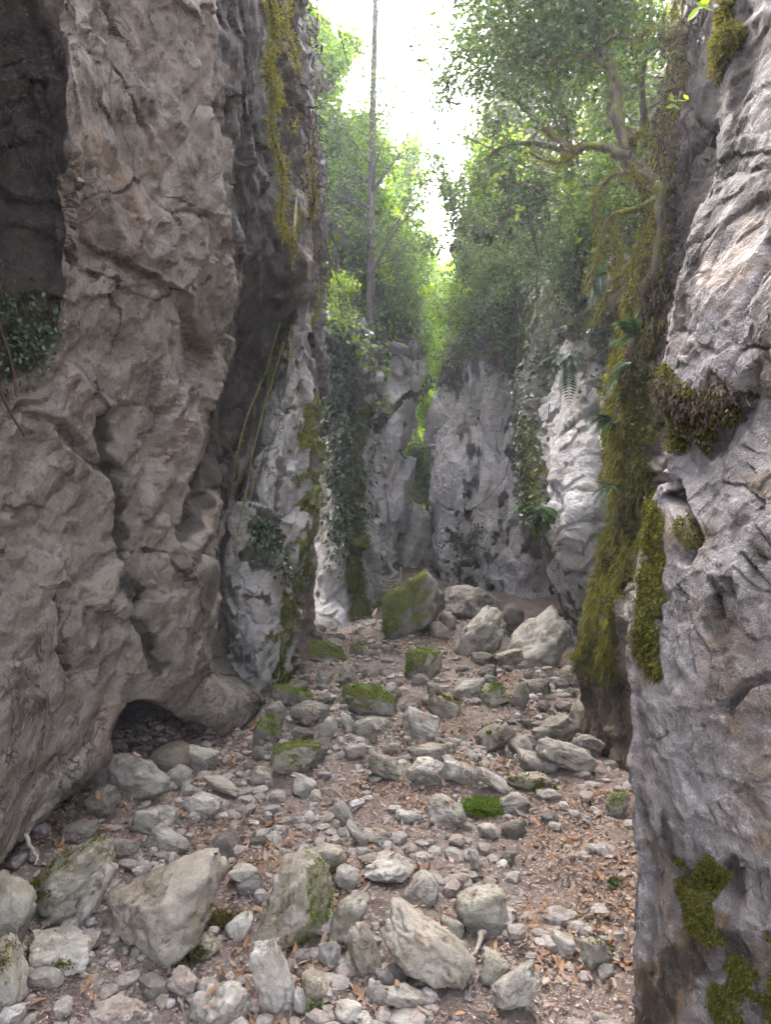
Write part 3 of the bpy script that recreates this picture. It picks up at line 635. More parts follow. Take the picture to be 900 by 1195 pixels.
S = put_stone
# foreground, left to right
S('largest foreground boulder, angular tan limestone with dark moss stains on its upper face', 191, 1122, 148, 132, 't', .35, -.30, (1.35, 1, .95), 'boulder', 'boulder', (.5, -.3, .6), p=18, asp=.7, npl=11)
S('long moss-stained slab leaning under the overhanging left wall beside the largest foreground boulder', 80, 1080, 104, 104, 'o', .5, -.55, (1.7, 1, .75), 'slab', 'boulder', (-.4, 0, .8), p=16)
S('upright narrow grey stone wedged between the leaning slab and the big tan boulder', 107, 1084, 54, 80, 'g', 0, -1.05, (1.5, .9, .8))
S('rounded greenish grey boulder cut by the left picture edge below the overhang', 6, 1112, 72, 84, 'o', .3, .1, (1, 1, .95), 'boulder', 'boulder')
S('pale flat-topped stone with a yellow-green mossy flank left of the tan boulder', 70, 1139, 86, 52, 'w', .45, 0, (1.4, 1, .6), mdir=(-.7, -.6, .1), p=18)
S('mottled mossy stone in the bottom left corner', 2, 1184, 58, 78, 'o', .45, .2, (1, 1, 1))
S('tall foreground boulder with a bright green moss patch on its right face', 346, 1108, 88, 108, 't', .6, .35, (1, 1, 1.15), 'boulder', 'boulder', (.85, -.45, .25), p=16, npl=12)
S('pale upright tablet-shaped stone in front of the green-patched boulder', 321, 1184, 52, 86, 'w', 0, 1.25, (1.5, .8, .75), p=18, crack=.05)
S('whitish bark-patterned rounded stone at the bottom edge', 255, 1210, 74, 68, 'w', 0, 0, (1.1, 1, .8), rough=1.5, crack=.06)
S('rough pinkish stone at the bottom edge left of the whitish one', 140, 1216, 78, 52, 'p', 0, 0, (1.3, 1, .6), rough=1.5)
S('large wrinkled pale boulder with a crack across its middle, bottom centre', 498, 1163, 112, 102, 't', .08, .55, (1.5, 1, .8), 'boulder', 'boulder', (.2, -.4, .6), rough=.9, crack=.09, p=9)
S('brown egg-shaped stone left of the wrinkled pale boulder', 426, 1143, 42, 66, 't', 0, 1.2, (1.35, .9, .85), p=10)
S('brownish leaning stone right behind the green-patched boulder', 408, 1101, 50, 62, 'o', .15, -.8, (1.4, .9, .8))
S('rounded angular olive grey boulder alone on the bare mulch', 562, 1094, 64, 60, 'o', 0, .1, (1.1, 1, .85), 'boulder', 'boulder', p=18)
S('squat olive stone below the lone olive grey boulder', 577, 1155, 38, 46, 'o', 0, .3, (1, 1, .9))
S('leaning oblong grey stone at the bottom edge right of centre', 601, 1191, 56, 68, 'g', 0, -.85, (1.6, .9, .75), p=11)
S('pale stone with a small green moss tuft near the foot of the right wall', 696, 1135, 40, 43, 'o', .5, 0, (1, 1, .7), mdir=(.3, .4, .9))
S('small triangular chip of pale stone on the bare mulch', 657, 1118, 28, 30, 'w', 0, .4, (1, .7, .8), p=26, npl=6)
S('low pale slab sunk into the leaves uphill of the wrinkled boulder', 455, 1036, 60, 37, 'w', 0, 0, (1.4, 1, .5), name='slab')
S('angular pale stone touching the right end of the sunken slab', 491, 1057, 44, 42, 'g', 0, .3, (1.1, 1, .7), p=18)
S('tan blocky stone directly behind the green-patched boulder', 377, 1027, 58, 44, 't', .1, -.35, (1.3, 1, .8), p=18)
S('small pale stone squeezed right of the tan blocky stone', 405, 1040, 30, 32, 'w', .15, .4, (1, .9, .9))
S('dark-sided pale rounded stone right of the tan boulder top', 286, 1036, 38, 30, 'w', .1, 0, (1.2, 1, .75))
S('small yellowish rounded stone beside the dry grass tuft', 240, 1122, 36, 34, 'y', .25, 0, (1.1, 1, .9), p=9)
S('small white split stone right of the dry grass tuft', 279, 1099, 34, 34, 'w', 0, -.4, (1.3, .9, .7))
S('ochre rounded cobble below the green-patched boulder', 368, 1171, 36, 36, 'y', 0, 0, (1, 1, .85), p=10)
S('small blue-grey cube-like pebble left of the wrinkled boulder', 437, 1170, 22, 28, 'b', 0, 0, (1, 1, 1), p=20)
S('pale blue-grey pebble right under the green-patched boulder', 384, 1131, 28, 32, 'b', 0, 0, (1, 1, .9))
S('narrow blue-grey chip standing beside the tablet-shaped stone', 351, 1188, 22, 32, 'b', 0, 1.1, (1.4, .7, .7), p=18)
S('small pale stone at the bottom edge under the ochre cobble', 407, 1199, 34, 27, 'w', 0, 0, (1.2, 1, .8))
S('smooth grey curved stone lying under the wrinkled boulder', 479, 1187, 64, 38, 'g', 0, .45, (1.9, .9, .6), p=9)
S('pale flat stone at the bottom edge below the curved grey stone', 478, 1206, 58, 30, 'w', 0, 0, (1.4, 1, .5))
S('pink rounded cobble between the tan boulder and the whitish bottom stone', 213, 1167, 38, 34, 'p', 0, .3, (1.2, 1, .8))
S('small dark flat stone behind the tan boulder', 145, 1008, 40, 28, 'd', 0, 0, (1.3, 1, .6))
S('grey fractured rock on the slope left of the bare leaf patch', 181, 981, 54, 44, 'g', 0, .3, (1.2, 1, .85), p=18, crack=.08)
S('grey fractured rock just below the other fractured one, its right side broken', 198, 999, 54, 36, 'g', 0, .5, (1.3, 1, .7), p=18, crack=.08)
S('large dark grey boulder at the mouth of the undercut cave', 161, 936, 78, 64, 'd', 0, .15, (1.2, 1, .9), 'boulder', 'boulder', crack=.06)
S('pointed grey rock resting right of the cave-mouth boulder', 228, 901, 54, 34, 'g', 0, .25, (1.5, 1, .75), p=16)
S('dark angular stone tucked under the pointed grey rock', 209, 923, 32, 30, 'd', 0, .3, (1, 1, .9), p=18)
S('flat brown slab below the pointed grey rock', 258, 931, 44, 27, 't', 0, .35, (1.7, 1, .5), p=18, name='slab')
S('wide pale broken stone in the leaves above the fractured rocks', 236, 956, 52, 29, 'w', 0, .1, (1.5, 1, .5))
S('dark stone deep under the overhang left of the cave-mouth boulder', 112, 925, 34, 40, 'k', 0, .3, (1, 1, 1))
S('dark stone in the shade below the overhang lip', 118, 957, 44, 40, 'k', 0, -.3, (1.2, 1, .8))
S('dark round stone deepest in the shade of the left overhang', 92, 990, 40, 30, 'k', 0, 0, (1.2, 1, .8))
S('domed boulder wholly coated in olive moss left of the stream bed', 345, 906, 58, 42, 'o', 1.0, .1, (1.2, 1, .8), 'boulder', 'boulder', p=9)
S('dark mossy boulder at the foot of the grey rib', 341, 826, 50, 29, 'd', .9, .15, (1.3, 1, .7), 'boulder', 'boulder')
S('dark grey smooth boulder in front of the mossy one by the rib', 362, 849, 48, 32, 'd', .15, .1, (1.35, 1, .8), 'boulder', 'boulder', p=10)
S('upright pale shard standing right of the dark smooth boulder', 382, 869, 24, 34, 'g', 0, -1.2, (1.4, .8, .8), p=18)
S('small pale upright stone left of the flat slab under the mossy boulder', 405, 853, 15, 22, 'w', 0, 1.3, (1.4, .8, .8))
S('flat rounded slab propping up the big mossy boulder in mid bed', 434, 858, 47, 25, 'o', .2, .05, (1.7, 1, .55), p=10)
S('big round boulder with a thick moss cap resting on a flat slab', 431, 836, 66, 41, 'd', 1.0, .1, (1.3, 1, .85), 'boulder', 'boulder', p=10, asp=.75)
S('pale grey tilted boulder right of the moss-capped one', 492, 864, 46, 44, 'w', 0, .45, (1.35, 1, .85), 'boulder', 'boulder', p=16)
S('brown stone with mossy top behind the pale tilted boulder', 517, 839, 42, 32, 't', .5, .2, (1.3, 1, .75))
S('grey angular stone uphill of the brown mossy-topped stone', 547, 818, 38, 28, 'g', .25, -.2, (1.3, 1, .75))
S('blocky brown stone with green moss crown among the mid-bed cobbles', 579, 825, 40, 28, 't', .7, 0, (1.3, 1, .8), p=18)
S('narrow upright dark stone against the blocky mossy one', 607, 829, 22, 34, 'd', .5, -1.2, (1.4, .9, .8))
S('long pale tilted stone in the middle of the stream bed', 453, 914, 50, 42, 'o', 0, .6, (1.8, 1, .7), p=16)
S('pink rounded cobble in the middle of the stream bed', 414, 888, 28, 22, 'p', 0, 0, (1.2, 1, .85), p=10)
S('olive flat stone right above the cracked pale slab', 501, 893, 42, 26, 'o', 0, .1, (1.6, 1, .55))
S('pale slab with a net of cracks flush with the bed', 497, 919, 46, 36, 'w', 0, 0, (1.2, 1, .4), 'slab', crack=.12)
S('dark angular block with moss on its upper edge, right half of the bed', 577, 881, 46, 42, 'd', .5, -.35, (1.2, 1, .9), 'boulder', 'boulder', p=20)
S('grey stone resting against the dark angular block', 607, 886, 30, 32, 'g', 0, .4, (1.1, 1, .85))
S('squared dark grey block near the right rock wall', 646, 869, 54, 36, 'd', 0, -.2, (1.4, 1, .8), 'boulder', 'boulder', p=22)
S('brown stone between the squared block and the mossy rock edge', 679, 857, 30, 38, 't', 0, .2, (1, 1, 1))
S('large flat oval grey boulder near the foot of the moss-coated rock', 660, 905, 70, 46, 'g', 0, .3, (1.7, 1, .75), 'boulder', 'boulder', p=10)
S('rough grey stone behind the flat oval boulder', 686, 884, 40, 28, 'g', 0, .3, (1.3, 1, .8), rough=1.6)
S('low dark slab left of the flat oval boulder', 629, 907, 50, 32, 'd', 0, .25, (1.6, 1, .6), name='slab')
S('long low stone with a moss streak along its front', 620, 925, 62, 24, 'o', .5, .05, (2, 1, .5), mdir=(0, -.8, .4))
S('pale stone with mossy foot left of the green moss cushion', 539, 917, 44, 30, 'w', .3, .2, (1.5, 1, .7), mdir=(0, -.9, .1))
S('pale oblong stone running right from the mossy-footed one', 573, 927, 46, 34, 'w', 0, .6, (1.7, 1, .6))
S('dark-edged grey boulder lying left of the green moss cushion', 521, 966, 50, 42, 'g', 0, .5, (1.5, 1, .8), 'boulder', 'boulder', p=16)
S('round grey stone right of the green moss cushion', 600, 953, 38, 32, 'g', .1, 0, (1.1, 1, .8), rough=1.5)
S('grey boulder at the mouth of the dark hollow below the undercut buttress', 671, 802, 40, 27, 'd', .3, 0, (1.4, 1, .8), 'boulder', 'boulder')
S('smooth cream dome-shaped stone below the leaning slab', 596, 779, 38, 23, 'y', 0, 0, (1.3, 1, .7), p=8)
S('boulder with bright moss on its left side alone on the leafy rise', 495, 791, 46, 37, 't', 1.0, .1, (1.2, 1, .9), 'boulder', 'boulder', (-.7, -.1, .7))
S('low mossy boulder at the foot of the ivy pillar', 379, 773, 52, 29, 'd', 1.1, .3, (1.5, 1, .7), 'boulder', 'boulder')
S('mossy stone at the foot of the near right wall', 722, 958, 30, 34, 'o', .6, -.4, (1.2, 1, .8))
S('huge dark boulder with a slanting bright moss face in front of the far walls', 483, 744, 76, 82, 'd', .85, -.65, (1.25, 1, 1), 'boulder', 'boulder', (-.85, -.25, .5), p=22, npl=9, asp=.9)
S('layered whitish boulder with green streaks right of the huge mossy one', 559, 767, 62, 62, 'w', .35, -.75, (1.5, 1, .8), 'boulder', 'boulder', (.2, 0, .8), p=18, rough=1.8, crack=.10)
S('rounded grey boulder behind the layered whitish one', 552, 724, 68, 42, 'g', .1, 0, (1.4, 1, .8), 'boulder', 'boulder', p=12)
S('great smooth leaning slab propped under the undercut buttress', 630, 780, 84, 80, 'w', 0, -.6, (1.5, 1, .9), 'boulder', 'boulder', p=16, npl=8)
S('dark wedge stone jammed between the layered boulder and the leaning slab', 597, 742, 30, 34, 'k', 0, .3, (1, 1, 1), d=9.0, lift=.02)
S('brown stone right against the huge dark mossy boulder', 522, 737, 22, 26, 't', 0, 0, (1, 1, .9))
S('small tan stone at the right foot of the huge mossy boulder', 513, 746, 24, 22, 't', 0, 0, (1.1, 1, .8))
S('big pale blocky boulder plugging the gap at the far end of the bed', 483, 674, 60, 78, 'w', .15, .2, (1, 1, 1.1), 'boulder', 'boulder', d=13.9, rough=1.5, crack=.08)
S('moss-blackened rock at the cave edge below the grey rib', 312, 873, 34, 40, 'd', .7, .3, (1.1, 1, .9), rough=1.6)
S('dark rough stone leaning against the moss-blackened cave-edge rock', 322, 852, 26, 34, 'd', .3, 0, (1, 1, 1), rough=1.5)
S('grey cobble left of the moss-coated dome', 305, 917, 30, 22, 'g', 0, 0, (1.2, 1, .8))
S('bright pale stone just below the moss-coated dome', 354, 931, 30, 32, 'w', 0, .5, (1.3, 1, .8), p=18)
S('thin grey plate tilted on edge in the middle of the bed', 402, 968, 30, 36, 'd', 0, .8, (1.7, .6, .5), p=20)
S('second thin plate leaning on the tilted grey plate', 416, 990, 24, 34, 'g', 0, .9, (1.7, .6, .5), p=20)
S('small grey pebble at the edge of the bare mulch below the moss cushion', 570, 979, 26, 20, 'g', 0, 0, (1.2, 1, .75))
S('dark flat stone beside the knobbly whitish stone on the mulch', 540, 1032, 36, 20, 'd', 0, .1, (1.5, 1, .5))
S('knobbly whitish stone standing on the mulch', 555, 1019, 20, 30, 'w', 0, 1.1, (1.4, .9, .7), rough=2.2)
S('tan stone tucked between the lone olive boulder and the wrinkled one', 528, 1101, 30, 32, 'o', 0, .2, (1, 1, .9))
S('flat mossy stone low in the leaves right of the thin plates', 438, 985, 40, 18, 'o', .35, .1, (1.8, 1, .5))
S('grey flat stone beside the dark-edged boulder left of the moss cushion', 478, 962, 36, 18, 'b', 0, .05, (1.6, 1, .5))
S('small mossy stone on the leafy rise near the ivy pillar', 417, 767, 20, 16, 'd', .8, 0, (1.2, 1, .8))
S('pale grey stone at the foot of the mossy rock block', 640, 935, 30, 16, 'g', 0, 0, (1.4, 1, .5))

XL = lambda y: np.interp(y, [1.5, 3, 4.5, 6, 9, 12, 15], [-1.9, -1.75, -1.45, -1.05, -1.05, -.6, -.4])
XR = lambda y: np.interp(y, [1.5, 2.2, 4.4, 5.4, 7.2, 9, 11, 12, 15], [.78, .80, 1.48, 1.62, 2.0, 1.6, 1.7, 1.6, 1.2])
protos = []
for k in range(16):
    ax = [(1.2, 1, .75), (1.5, 1, .6), (1, 1, .85), (1.8, 1, .7)][k % 4]
    P, F, mo = stone_geo(5000+k*13, 4, ax, npl=12, p=[16, 11, 20, 14][(k//4) % 4], rough=1.2, moss=.55 if k in (3, 9) else 0, crack=.05 if k % 5 == 0 else 0)
    o = mk('stone', P-np.array((0, 0, .12)), F, M['cobble'], attrs={'moss': mo, 'dark': np.zeros(len(P))})
    protos.append((o, k in (3, 9)))
def dens(x, y):
    d = np.interp(y, [2, 3.2, 4.4, 5, 6.6, 7.6, 9, 14], [.5, .55, .7, 1., 1., .6, .45, .5])
    d = d*np.where((x > .12) & (y < 4.5), .22, 1)*np.where((np.abs(x+.55) < .45) & (np.abs(y-4.2) < .55), .35, 1)
    return d
placed = [(h[0], h[1], max(h[2], .5*h[3]), h[3]) for h in HERO]
used_proto = set(); n = 0; tries = 0
ZONES = [(0, 4.6, 'small loose stone among the leaves of the near stream bed', 'loose stones on the near stream bed'),
         (4.6, 7.2, 'grey cobble packed in the stony middle stretch of the bed', 'cobbles on the stony middle stretch'),
         (7.2, 20, 'small stone on the leafy rise at the far end of the bed', 'stones on the far rise')]
while n < 205 and tries < 60000:
    tries += 1
    y = rng.uniform(2.1, 11.5) if rng.random() < .8 else rng.uniform(4.6, 7.2)
    x = rng.uniform(XL(y)-.15, XR(y)-.03)
    if rng.random() > dens(x, y): continue
    s = float(np.clip(rng.lognormal(math.log(.13), .42), .065, .32))*(.8 if y < 4 else 1.)
    if any(abs(x-a)/(b+s*.5) < .82 and abs(y-c)/(e+s*.45) < .82 for a, c, b, e in placed): continue
    placed.append((x, y, s*.5, s*.45))
    k = int(rng.integers(16))
    if y > 4.6 and rng.random() < .25: k = int(rng.choice([3, 9]))
    p, mossy = protos[k]
    if k in used_proto: o = p.copy(); col.objects.link(o)
    else: o = p; used_proto.add(k)
    o.scale = (s, s*rng.uniform(.7, 1), s*rng.uniform(.45, .8)); o.rotation_euler = (rng.normal(0, .12), rng.normal(0, .12), rng.uniform(0, 6.28))
    o.location = (x, y, gz1(x, y)-.1*s*.5)
    t = TINT[str(rng.choice(list('gggwwdtotpb')))]; o.color = (*[c*q for c, q in zip(t, [rng.uniform(.7, 1.12)]*3)], 1)
    z = next(q for q in ZONES if q[0] <= y < q[1])
    if mossy: tag(o, z[2].replace('small ', '').replace('grey ', '')+', patched with moss', 'stone', z[3])
    else: tag(o, z[2], 'stone', z[3])
    n += 1
for k, (p, _) in enumerate(protos):
    if k not in used_proto: bpy.data.objects.remove(p)

# pebbles and gravel
def bed_points(n, ymin=1.3, ymax=12., pw=.9):
    y = ymin+(ymax-ymin)*rng.random(n)**(1+pw); x = XL(y)-.25+(XR(y)-XL(y)+.3)*rng.random(n); return x, y
def pebbles(n, smin, smax, sub, seed):
    x, y = bed_points(n); m = fbm(np.stack((x*1.6, y*1.6, x*0), 1), 3, 140+seed); keep = rng.random(n) < np.clip(.45+1.3*m, .06, 1)*np.where((x > .15) & (y < 4.4), .5, 1)
    x, y = x[keep], y[keep]; n = len(x); s = smin*(smax/smin)**(rng.random(n)**1.7)
    D, F = ICO[sub]; nd = len(D)
    SH_ = np.stack([(stone_geo(9000+q, sub, ((1, 1, .8), (1.3, 1, .6), (1, 1, 1))[q % 3], npl=9, p=22, rough=.7)[0]-np.array((0, 0, .5)))*2 for q in range(40)])
    sc = np.stack((s*rng.uniform(.8, 1.4, n), s*rng.uniform(.7, 1.1, n), s*rng.uniform(.4, .8, n)), 1)*.5
    V = SH_[rng.integers(40, size=n)]*sc[:, None]
    a = rng.uniform(0, 6.28, n); c, q = np.cos(a)[:, None], np.sin(a)[:, None]
    V = np.stack((V[..., 0]*c-V[..., 1]*q, V[..., 0]*q+V[..., 1]*c, V[..., 2]), -1)+np.stack((x, y, gz(x, y)+sc[:, 2]*.55), 1)[:, None]
    return V.reshape(-1, 3), (F[None]+(np.arange(n)*nd)[:, None, None]).reshape(-1, 3)
b = MB(); b.add(*pebbles(19000, .012, .095, 2, 0)); b.add(*pebbles(9000, .006, .02, 1, 1))
o = b.build('gravel', M['pebble'], smooth=False); tag(o, 'loose pebbles and gravel strewn over the stream bed', 'gravel', kind='stuff')

# fallen leaves and mulch
def rest_z(x, y):
    z = gz(x, y)
    for (hx_, hy_, a, b_, H, g) in HERO:
        e = ((x-hx_)/a)**2+((y-hy_)/b_)**2
        z = np.where(e < .9, np.nan, z)
    return z
def scatter_leaves(n, smin, smax, full, pw, seed, cut=.5, ymax=12.):
    x, y = bed_points(n, 1.25, ymax, pw); m = fbm(np.stack((x*1.3, y*1.3, x*0), 1), 4, 150+seed)
    keep = rng.random(n) < np.clip(cut+2.2*m, .10, 1); x, y = x[keep], y[keep]; z = rest_z(x, y); ok = ~np.isnan(z); x, y, z = x[ok], y[ok], z[ok]; n = len(x)
    a = rng.uniform(0, 6.28, n); t = rng.normal(0, .28, n)
    D = np.stack((np.cos(a)*np.cos(t), np.sin(a)*np.cos(t), np.sin(t)), 1); N = unit(np.stack((rng.normal(0, .35, n), rng.normal(0, .35, n), np.where(rng.random(n) < .5, 1., -1.)), 1))
    L = smin+(smax-smin)*rng.random(n)**1.5; P = np.stack((x, y, z+rng.uniform(.004, .018, n)), 1)-D*L[:, None]*.4
    if full: return leaf_full(P, D, N, L, L*rng.uniform(.4, .62, n), .22, rng.uniform(-.6, 1.6, n))
    return leaf_quads(P, D, N, L, L*rng.uniform(.12, .55, n), .2)
V, F = scatter_leaves(66000, .014, .052, True, .8, 1, .5, 14.)
T_ = np.array(TOPS); n = len(T_); a = rng.uniform(0, 6.28, n); D_ = np.stack((np.cos(a), np.sin(a), rng.normal(0, .15, n)), 1); L_ = rng.uniform(.025, .05, n)
V2, F2 = leaf_full(T_-D_*L_[:, None]*.4, unit(D_), unit(np.array((0, 0, 1.))+.25*rng.normal(size=(n, 3))), L_, L_*.5, .2, rng.uniform(-.3, 1., n)); F = np.concatenate((F, F2+len(V))); V = np.concatenate((V, V2))
o = mk('leaf_litter', V, F, M['litter']); tag(o, 'curled orange and brown beech leaves scattered over the stream bed', 'fallen leaves', kind='stuff')
b = MB(); b.add(*scatter_leaves(210000, .005, .021, False, .9, 2, 1., 9.)); 
o = b.build('leaf_mulch', M['mulch']); tag(o, 'crumbled leaf and bark fragments covering the stream bed', 'leaf mulch', kind='stuff')

# sticks on the bed
def stick(label, p0, p1, r, seed, lift=.02, sag=.03):
    a = W(*p0, ground_at(*p0)); b_ = W(*p1, ground_at(*p1)); a[2] += lift; b_[2] += lift
    pts = np.linspace(a, b_, 9)+np.random.default_rng(seed).normal(0, .012*np.linalg.norm(b_-a)+.002, (9, 3)); pts[:, 2] = np.maximum(pts[:, 2], gz(pts[:, 0], pts[:, 1])+r*.6)
    m = MB(); m.tube(spline(pts, 24), np.linspace(r, r*.45, 24)); o = m.build('stick', M['deadwood']); tag(o, label, 'stick'); return o
stick('thin pale stick slanting down in front of the leaning slab by the left wall', (24, 1010), (46, 1056), .011, 1, .16)
stick('bent brown stick lying between the two olive stones', (566, 1098), (552, 1128), .012, 2, .03)
stick('slender pale branch lying below the mossy boulder by the grey rib', (328, 787), (366, 812), .014, 3, .05)
stick('thin twig crossing the leaves right of the dark angular block', (590, 905), (604, 886), .010, 4, .04)
stick('thin dark twig among the leaves left of the bed centre', (388, 925), (412, 944), .006, 5, .02)
stick('fine twig lying by the oblong grey stone at the bottom', (548, 1165), (562, 1140), .006, 6, .02)
stick('pale upright stick leaning at the left foot of the huge mossy boulder', (436, 738), (440, 728), .022, 7, .2)
# pile of dead branches behind the huge mossy boulder
pile = MB(); r_ = np.random.default_rng(3)
for k in range(34):
    c = W(r_.uniform(434, 466), r_.uniform(676, 706), 11.2+r_.uniform(-.3, .5)); dv = unit(r_.normal(size=3)*np.array((1, .5, .35))+np.array((.4, 0, -.15)))*r_.uniform(.2, .5)
    pile.tube(spline([c-dv, c+r_.normal(0, .03, 3), c+dv], 8), np.linspace(.022, .008, 8)*r_.uniform(.6, 1.3), 5)
o = pile.build('branch_pile', M['deadwood']); tag(o, 'tangle of dead grey branches heaped behind the huge mossy boulder', 'branch pile')
# ------------------------------------------------------------------ plants
def grow(p, d, L, n, wob, up, r_):
    pts = [np.array(p, float)]; d = unit(np.array(d, float))
    for _ in range(n):
        d = unit(d+r_.normal(0, wob, 3)+np.array((0, 0, up))); pts.append(pts[-1]+d*L/n)
    return np.array(pts)
def crown_leaves(anchors, n, sig, L, r_, droop=.15, full=False, aspect=.55):
    A = np.concatenate(anchors); P = A[r_.integers(len(A), size=n)]+r_.normal(0, sig, (n, 3))
    D = unit(r_.normal(size=(n, 3))*np.array((1, 1, .6))-np.array((0, 0, droop))); N = unit(r_.normal(size=(n, 3))*.7+np.array((0, 0, 1.)))
    Ln = L*r_.uniform(.6, 1.25, n)
    return (leaf_full if full else leaf_quads)(P, D, N, Ln, Ln*aspect*r_.uniform(.8, 1.2, n))
def tree(name, label, cat, trunk, r0, r1, nlimb, limbL, nleaf, leafL, mat, bark='bark', t0=.3, up=.08, bias=(0, 0, 0), sig=.12, ntwig=5, seed=1, group=None, limbs=(), aspect=.55, lim_r=.45, zf=.45, full=False):
    r_ = np.random.default_rng(seed); trunk = np.asarray(trunk, float); base = trunk[0].copy()
    T = spline(trunk, 40); T[1:] += np.cumsum(r_.normal(0, .004*np.linalg.norm(T[-1]-T[0])**.5, (39, 3)), 0)*.3
    b = MB(); rt = np.linspace(r0, r1, 40); rt[:4] *= np.linspace(1.5, 1.05, 4); b.tube(T, rt, 9); anch = []
    lp = [(np.asarray(l, float), r0*.45) for l in limbs]
    for k in range(nlimb):
        t = t0+(1-t0)*((k+r_.random())/nlimb); i = min(int(t*39), 38); az = k*2.4+r_.normal(0, .5)
        d = np.array((math.cos(az), math.sin(az), zf+r_.normal(0, .2)))+np.array(bias)
        lp.append((grow(T[i], d, limbL*(1.15-.6*t)*r_.uniform(.7, 1.2), 7, .16, up, r_), max(rt[i]*lim_r, .006)))
    for l, rr in lp:
        S_ = spline(l, 18); b.tube(S_, np.linspace(rr, rr*.3, 18), 6); LL = np.linalg.norm(l[-1]-l[0])
        anch.append(S_[9:])
        for q in range(ntwig):
            i = int(r_.uniform(4, 17)); tw = grow(S_[i], unit(S_[min(i+1, 17)]-S_[i-1])*.6+r_.normal(0, .6, 3), LL*r_.uniform(.25, .55), 5, .25, .03, r_)
            TW = spline(tw, 10); b.tube(TW, np.linspace(rr*.32, rr*.1, 10), 4); anch.append(TW[3:]); anch.append(TW[5:])
    o = thing(name, label, cat, base, group)
    b.build('trunk', M[bark], o, origin=base)
    if nleaf:
        V, F = crown_leaves(anch, nleaf, sig, leafL, r_, full=full, aspect=aspect); mk('crown', V-base, F, M[mat], o, smooth=False)
    return o

# bright broadleaf trees on the slopes behind
tall = [W(431, 452, 13.4), W(433, 380, 13.4), W(434, 250, 13.5), W(436, 120, 13.6), W(438, -20, 13.8), W(440, -160, 14.)]
tree('tall_tree', 'tall slender dark trunk rising straight up into the white sky', 'tree', tall, .09, .045, 26, 1.6, 7500, .08, 'greyleaf', t0=.30, up=-.02, sig=.18, seed=11, lim_r=.26, ntwig=6,
     limbs=[[W(434, 318, 13.4), W(452, 285, 13.3), W(470, 258, 13.2), W(492, 236, 13.2)], [W(434, 225, 13.5), W(452, 200, 13.4), W(468, 178, 13.4)]])
tree('leafy_tree', 'bright yellow-green tree against the left cliff edge, tallest of the lit crowns', 'tree', [W(372, 330, 15.5), W(376, 220, 15.8), W(378, 110, 16.2), W(376, 50, 16.5)], .09, .03, 18, 1.35, 15000, .125, 'maple', t0=.12, sig=.12, seed=12, up=.0)
tree('leafy_tree', 'bright yellow-green tree right of the tall slender trunk', 'tree', [W(468, 400, 19.5), W(464, 310, 19.6), W(460, 240, 19.8), W(458, 185, 20)], .09, .03, 17, 1.55, 15000, .14, 'maple', t0=.1, sig=.15, seed=13)
tree('leafy_tree', 'lit tree crown left of the tall trunk at mid height', 'tree', [W(404, 395, 15), W(408, 300, 15.2), W(410, 215, 15.4), W(408, 145, 15.6)], .08, .03, 17, 1.25, 13000, .125, 'maple', t0=.12, sig=.13, seed=14)
for k, (px, py, d, h, s, lab) in enumerate([(396, 405, 13.8, 150, 12, 'hazy bluish-green bush on the slope left of the tall trunk'), (452, 415, 14.6, 140, 13, 'hazy bluish-green bush on top of the pale pinnacle'), (484, 400, 15.4, 110, 12, 'soft green bush overhanging the right edge of the pinnacle'), (420, 415, 14.2, 90, 10, 'dark green bush at the foot of the tall trunk')]):
    tree('bush', lab, 'bush', [W(px, py+18, d), W(px+3, py-h*.4, d+.2), W(px+s*.4, py-h*.8, d+.4)], .05, .015, 14, 1.05 if k != 2 else .5, 7000 if k != 2 else 1800, .085, 'greyleaf' if k < 3 else 'evergreen', t0=.05, sig=.17, seed=30+k, group='bushes above the pinnacle')
tree('bush', 'small fresh green sapling with sunlit leaves on the ivy pillar', 'bush', [W(402, 460, 9.8), W(404, 410, 9.7), W(398, 360, 9.6), W(392, 330, 9.6)], .02, .008, 12, .42, 900, .065, 'yellowleaf', t0=.1, sig=.06, seed=40)
tree('bush', 'thin sapling with fresh leaves hanging beside the pinnacle', 'bush', [W(424, 480, 10.6), W(428, 450, 10.5), W(432, 420, 10.4)], .015, .006, 9, .40, 500, .06, 'yellowleaf', t0=.1, sig=.06, seed=41)
FT = [(512, 23, 2.6), (500, 20.5, 2.6), (540, 25, 2.4), (486, 24, 3.2), (455, 24, 3.6), (522, 26, 2.2), (565, 24, 3.), (430, 26, 4.), (507, 18.6, 2.0), (492, 26, 2.6), (400, 26, 4.5), (595, 25, 4.), (516, 20, 1.8)]
for k, (px, d, h) in enumerate(FT):
    x = (px-CX)/FPX*d; z = hill_z(x, d)-.1
    tree('leafy_tree', 'lit green tree on the forest slope seen through the gap', 'tree', [(x, d, z), (x+.1, d-.1, z+h*.4), (x-.1, d-.2, z+h*.75), (x, d-.2, z+h)], .02*h+.02, .02, 16, h*.38, int(2200+900*h), .10+.0022*d, 'maple' if k % 3 else 'yellowleaf', t0=.08, sig=.06*h, seed=50+k, group='trees on the slope through the gap')
tree('bush', 'dark bush hanging over the far boulder plugging the gap', 'bush', [W(498, 600, 15.6), W(497, 570, 15.5), W(494, 530, 15.4)], .04, .015, 12, .75, 4500, .08, 'evergreen', t0=.05, sig=.14, seed=66)

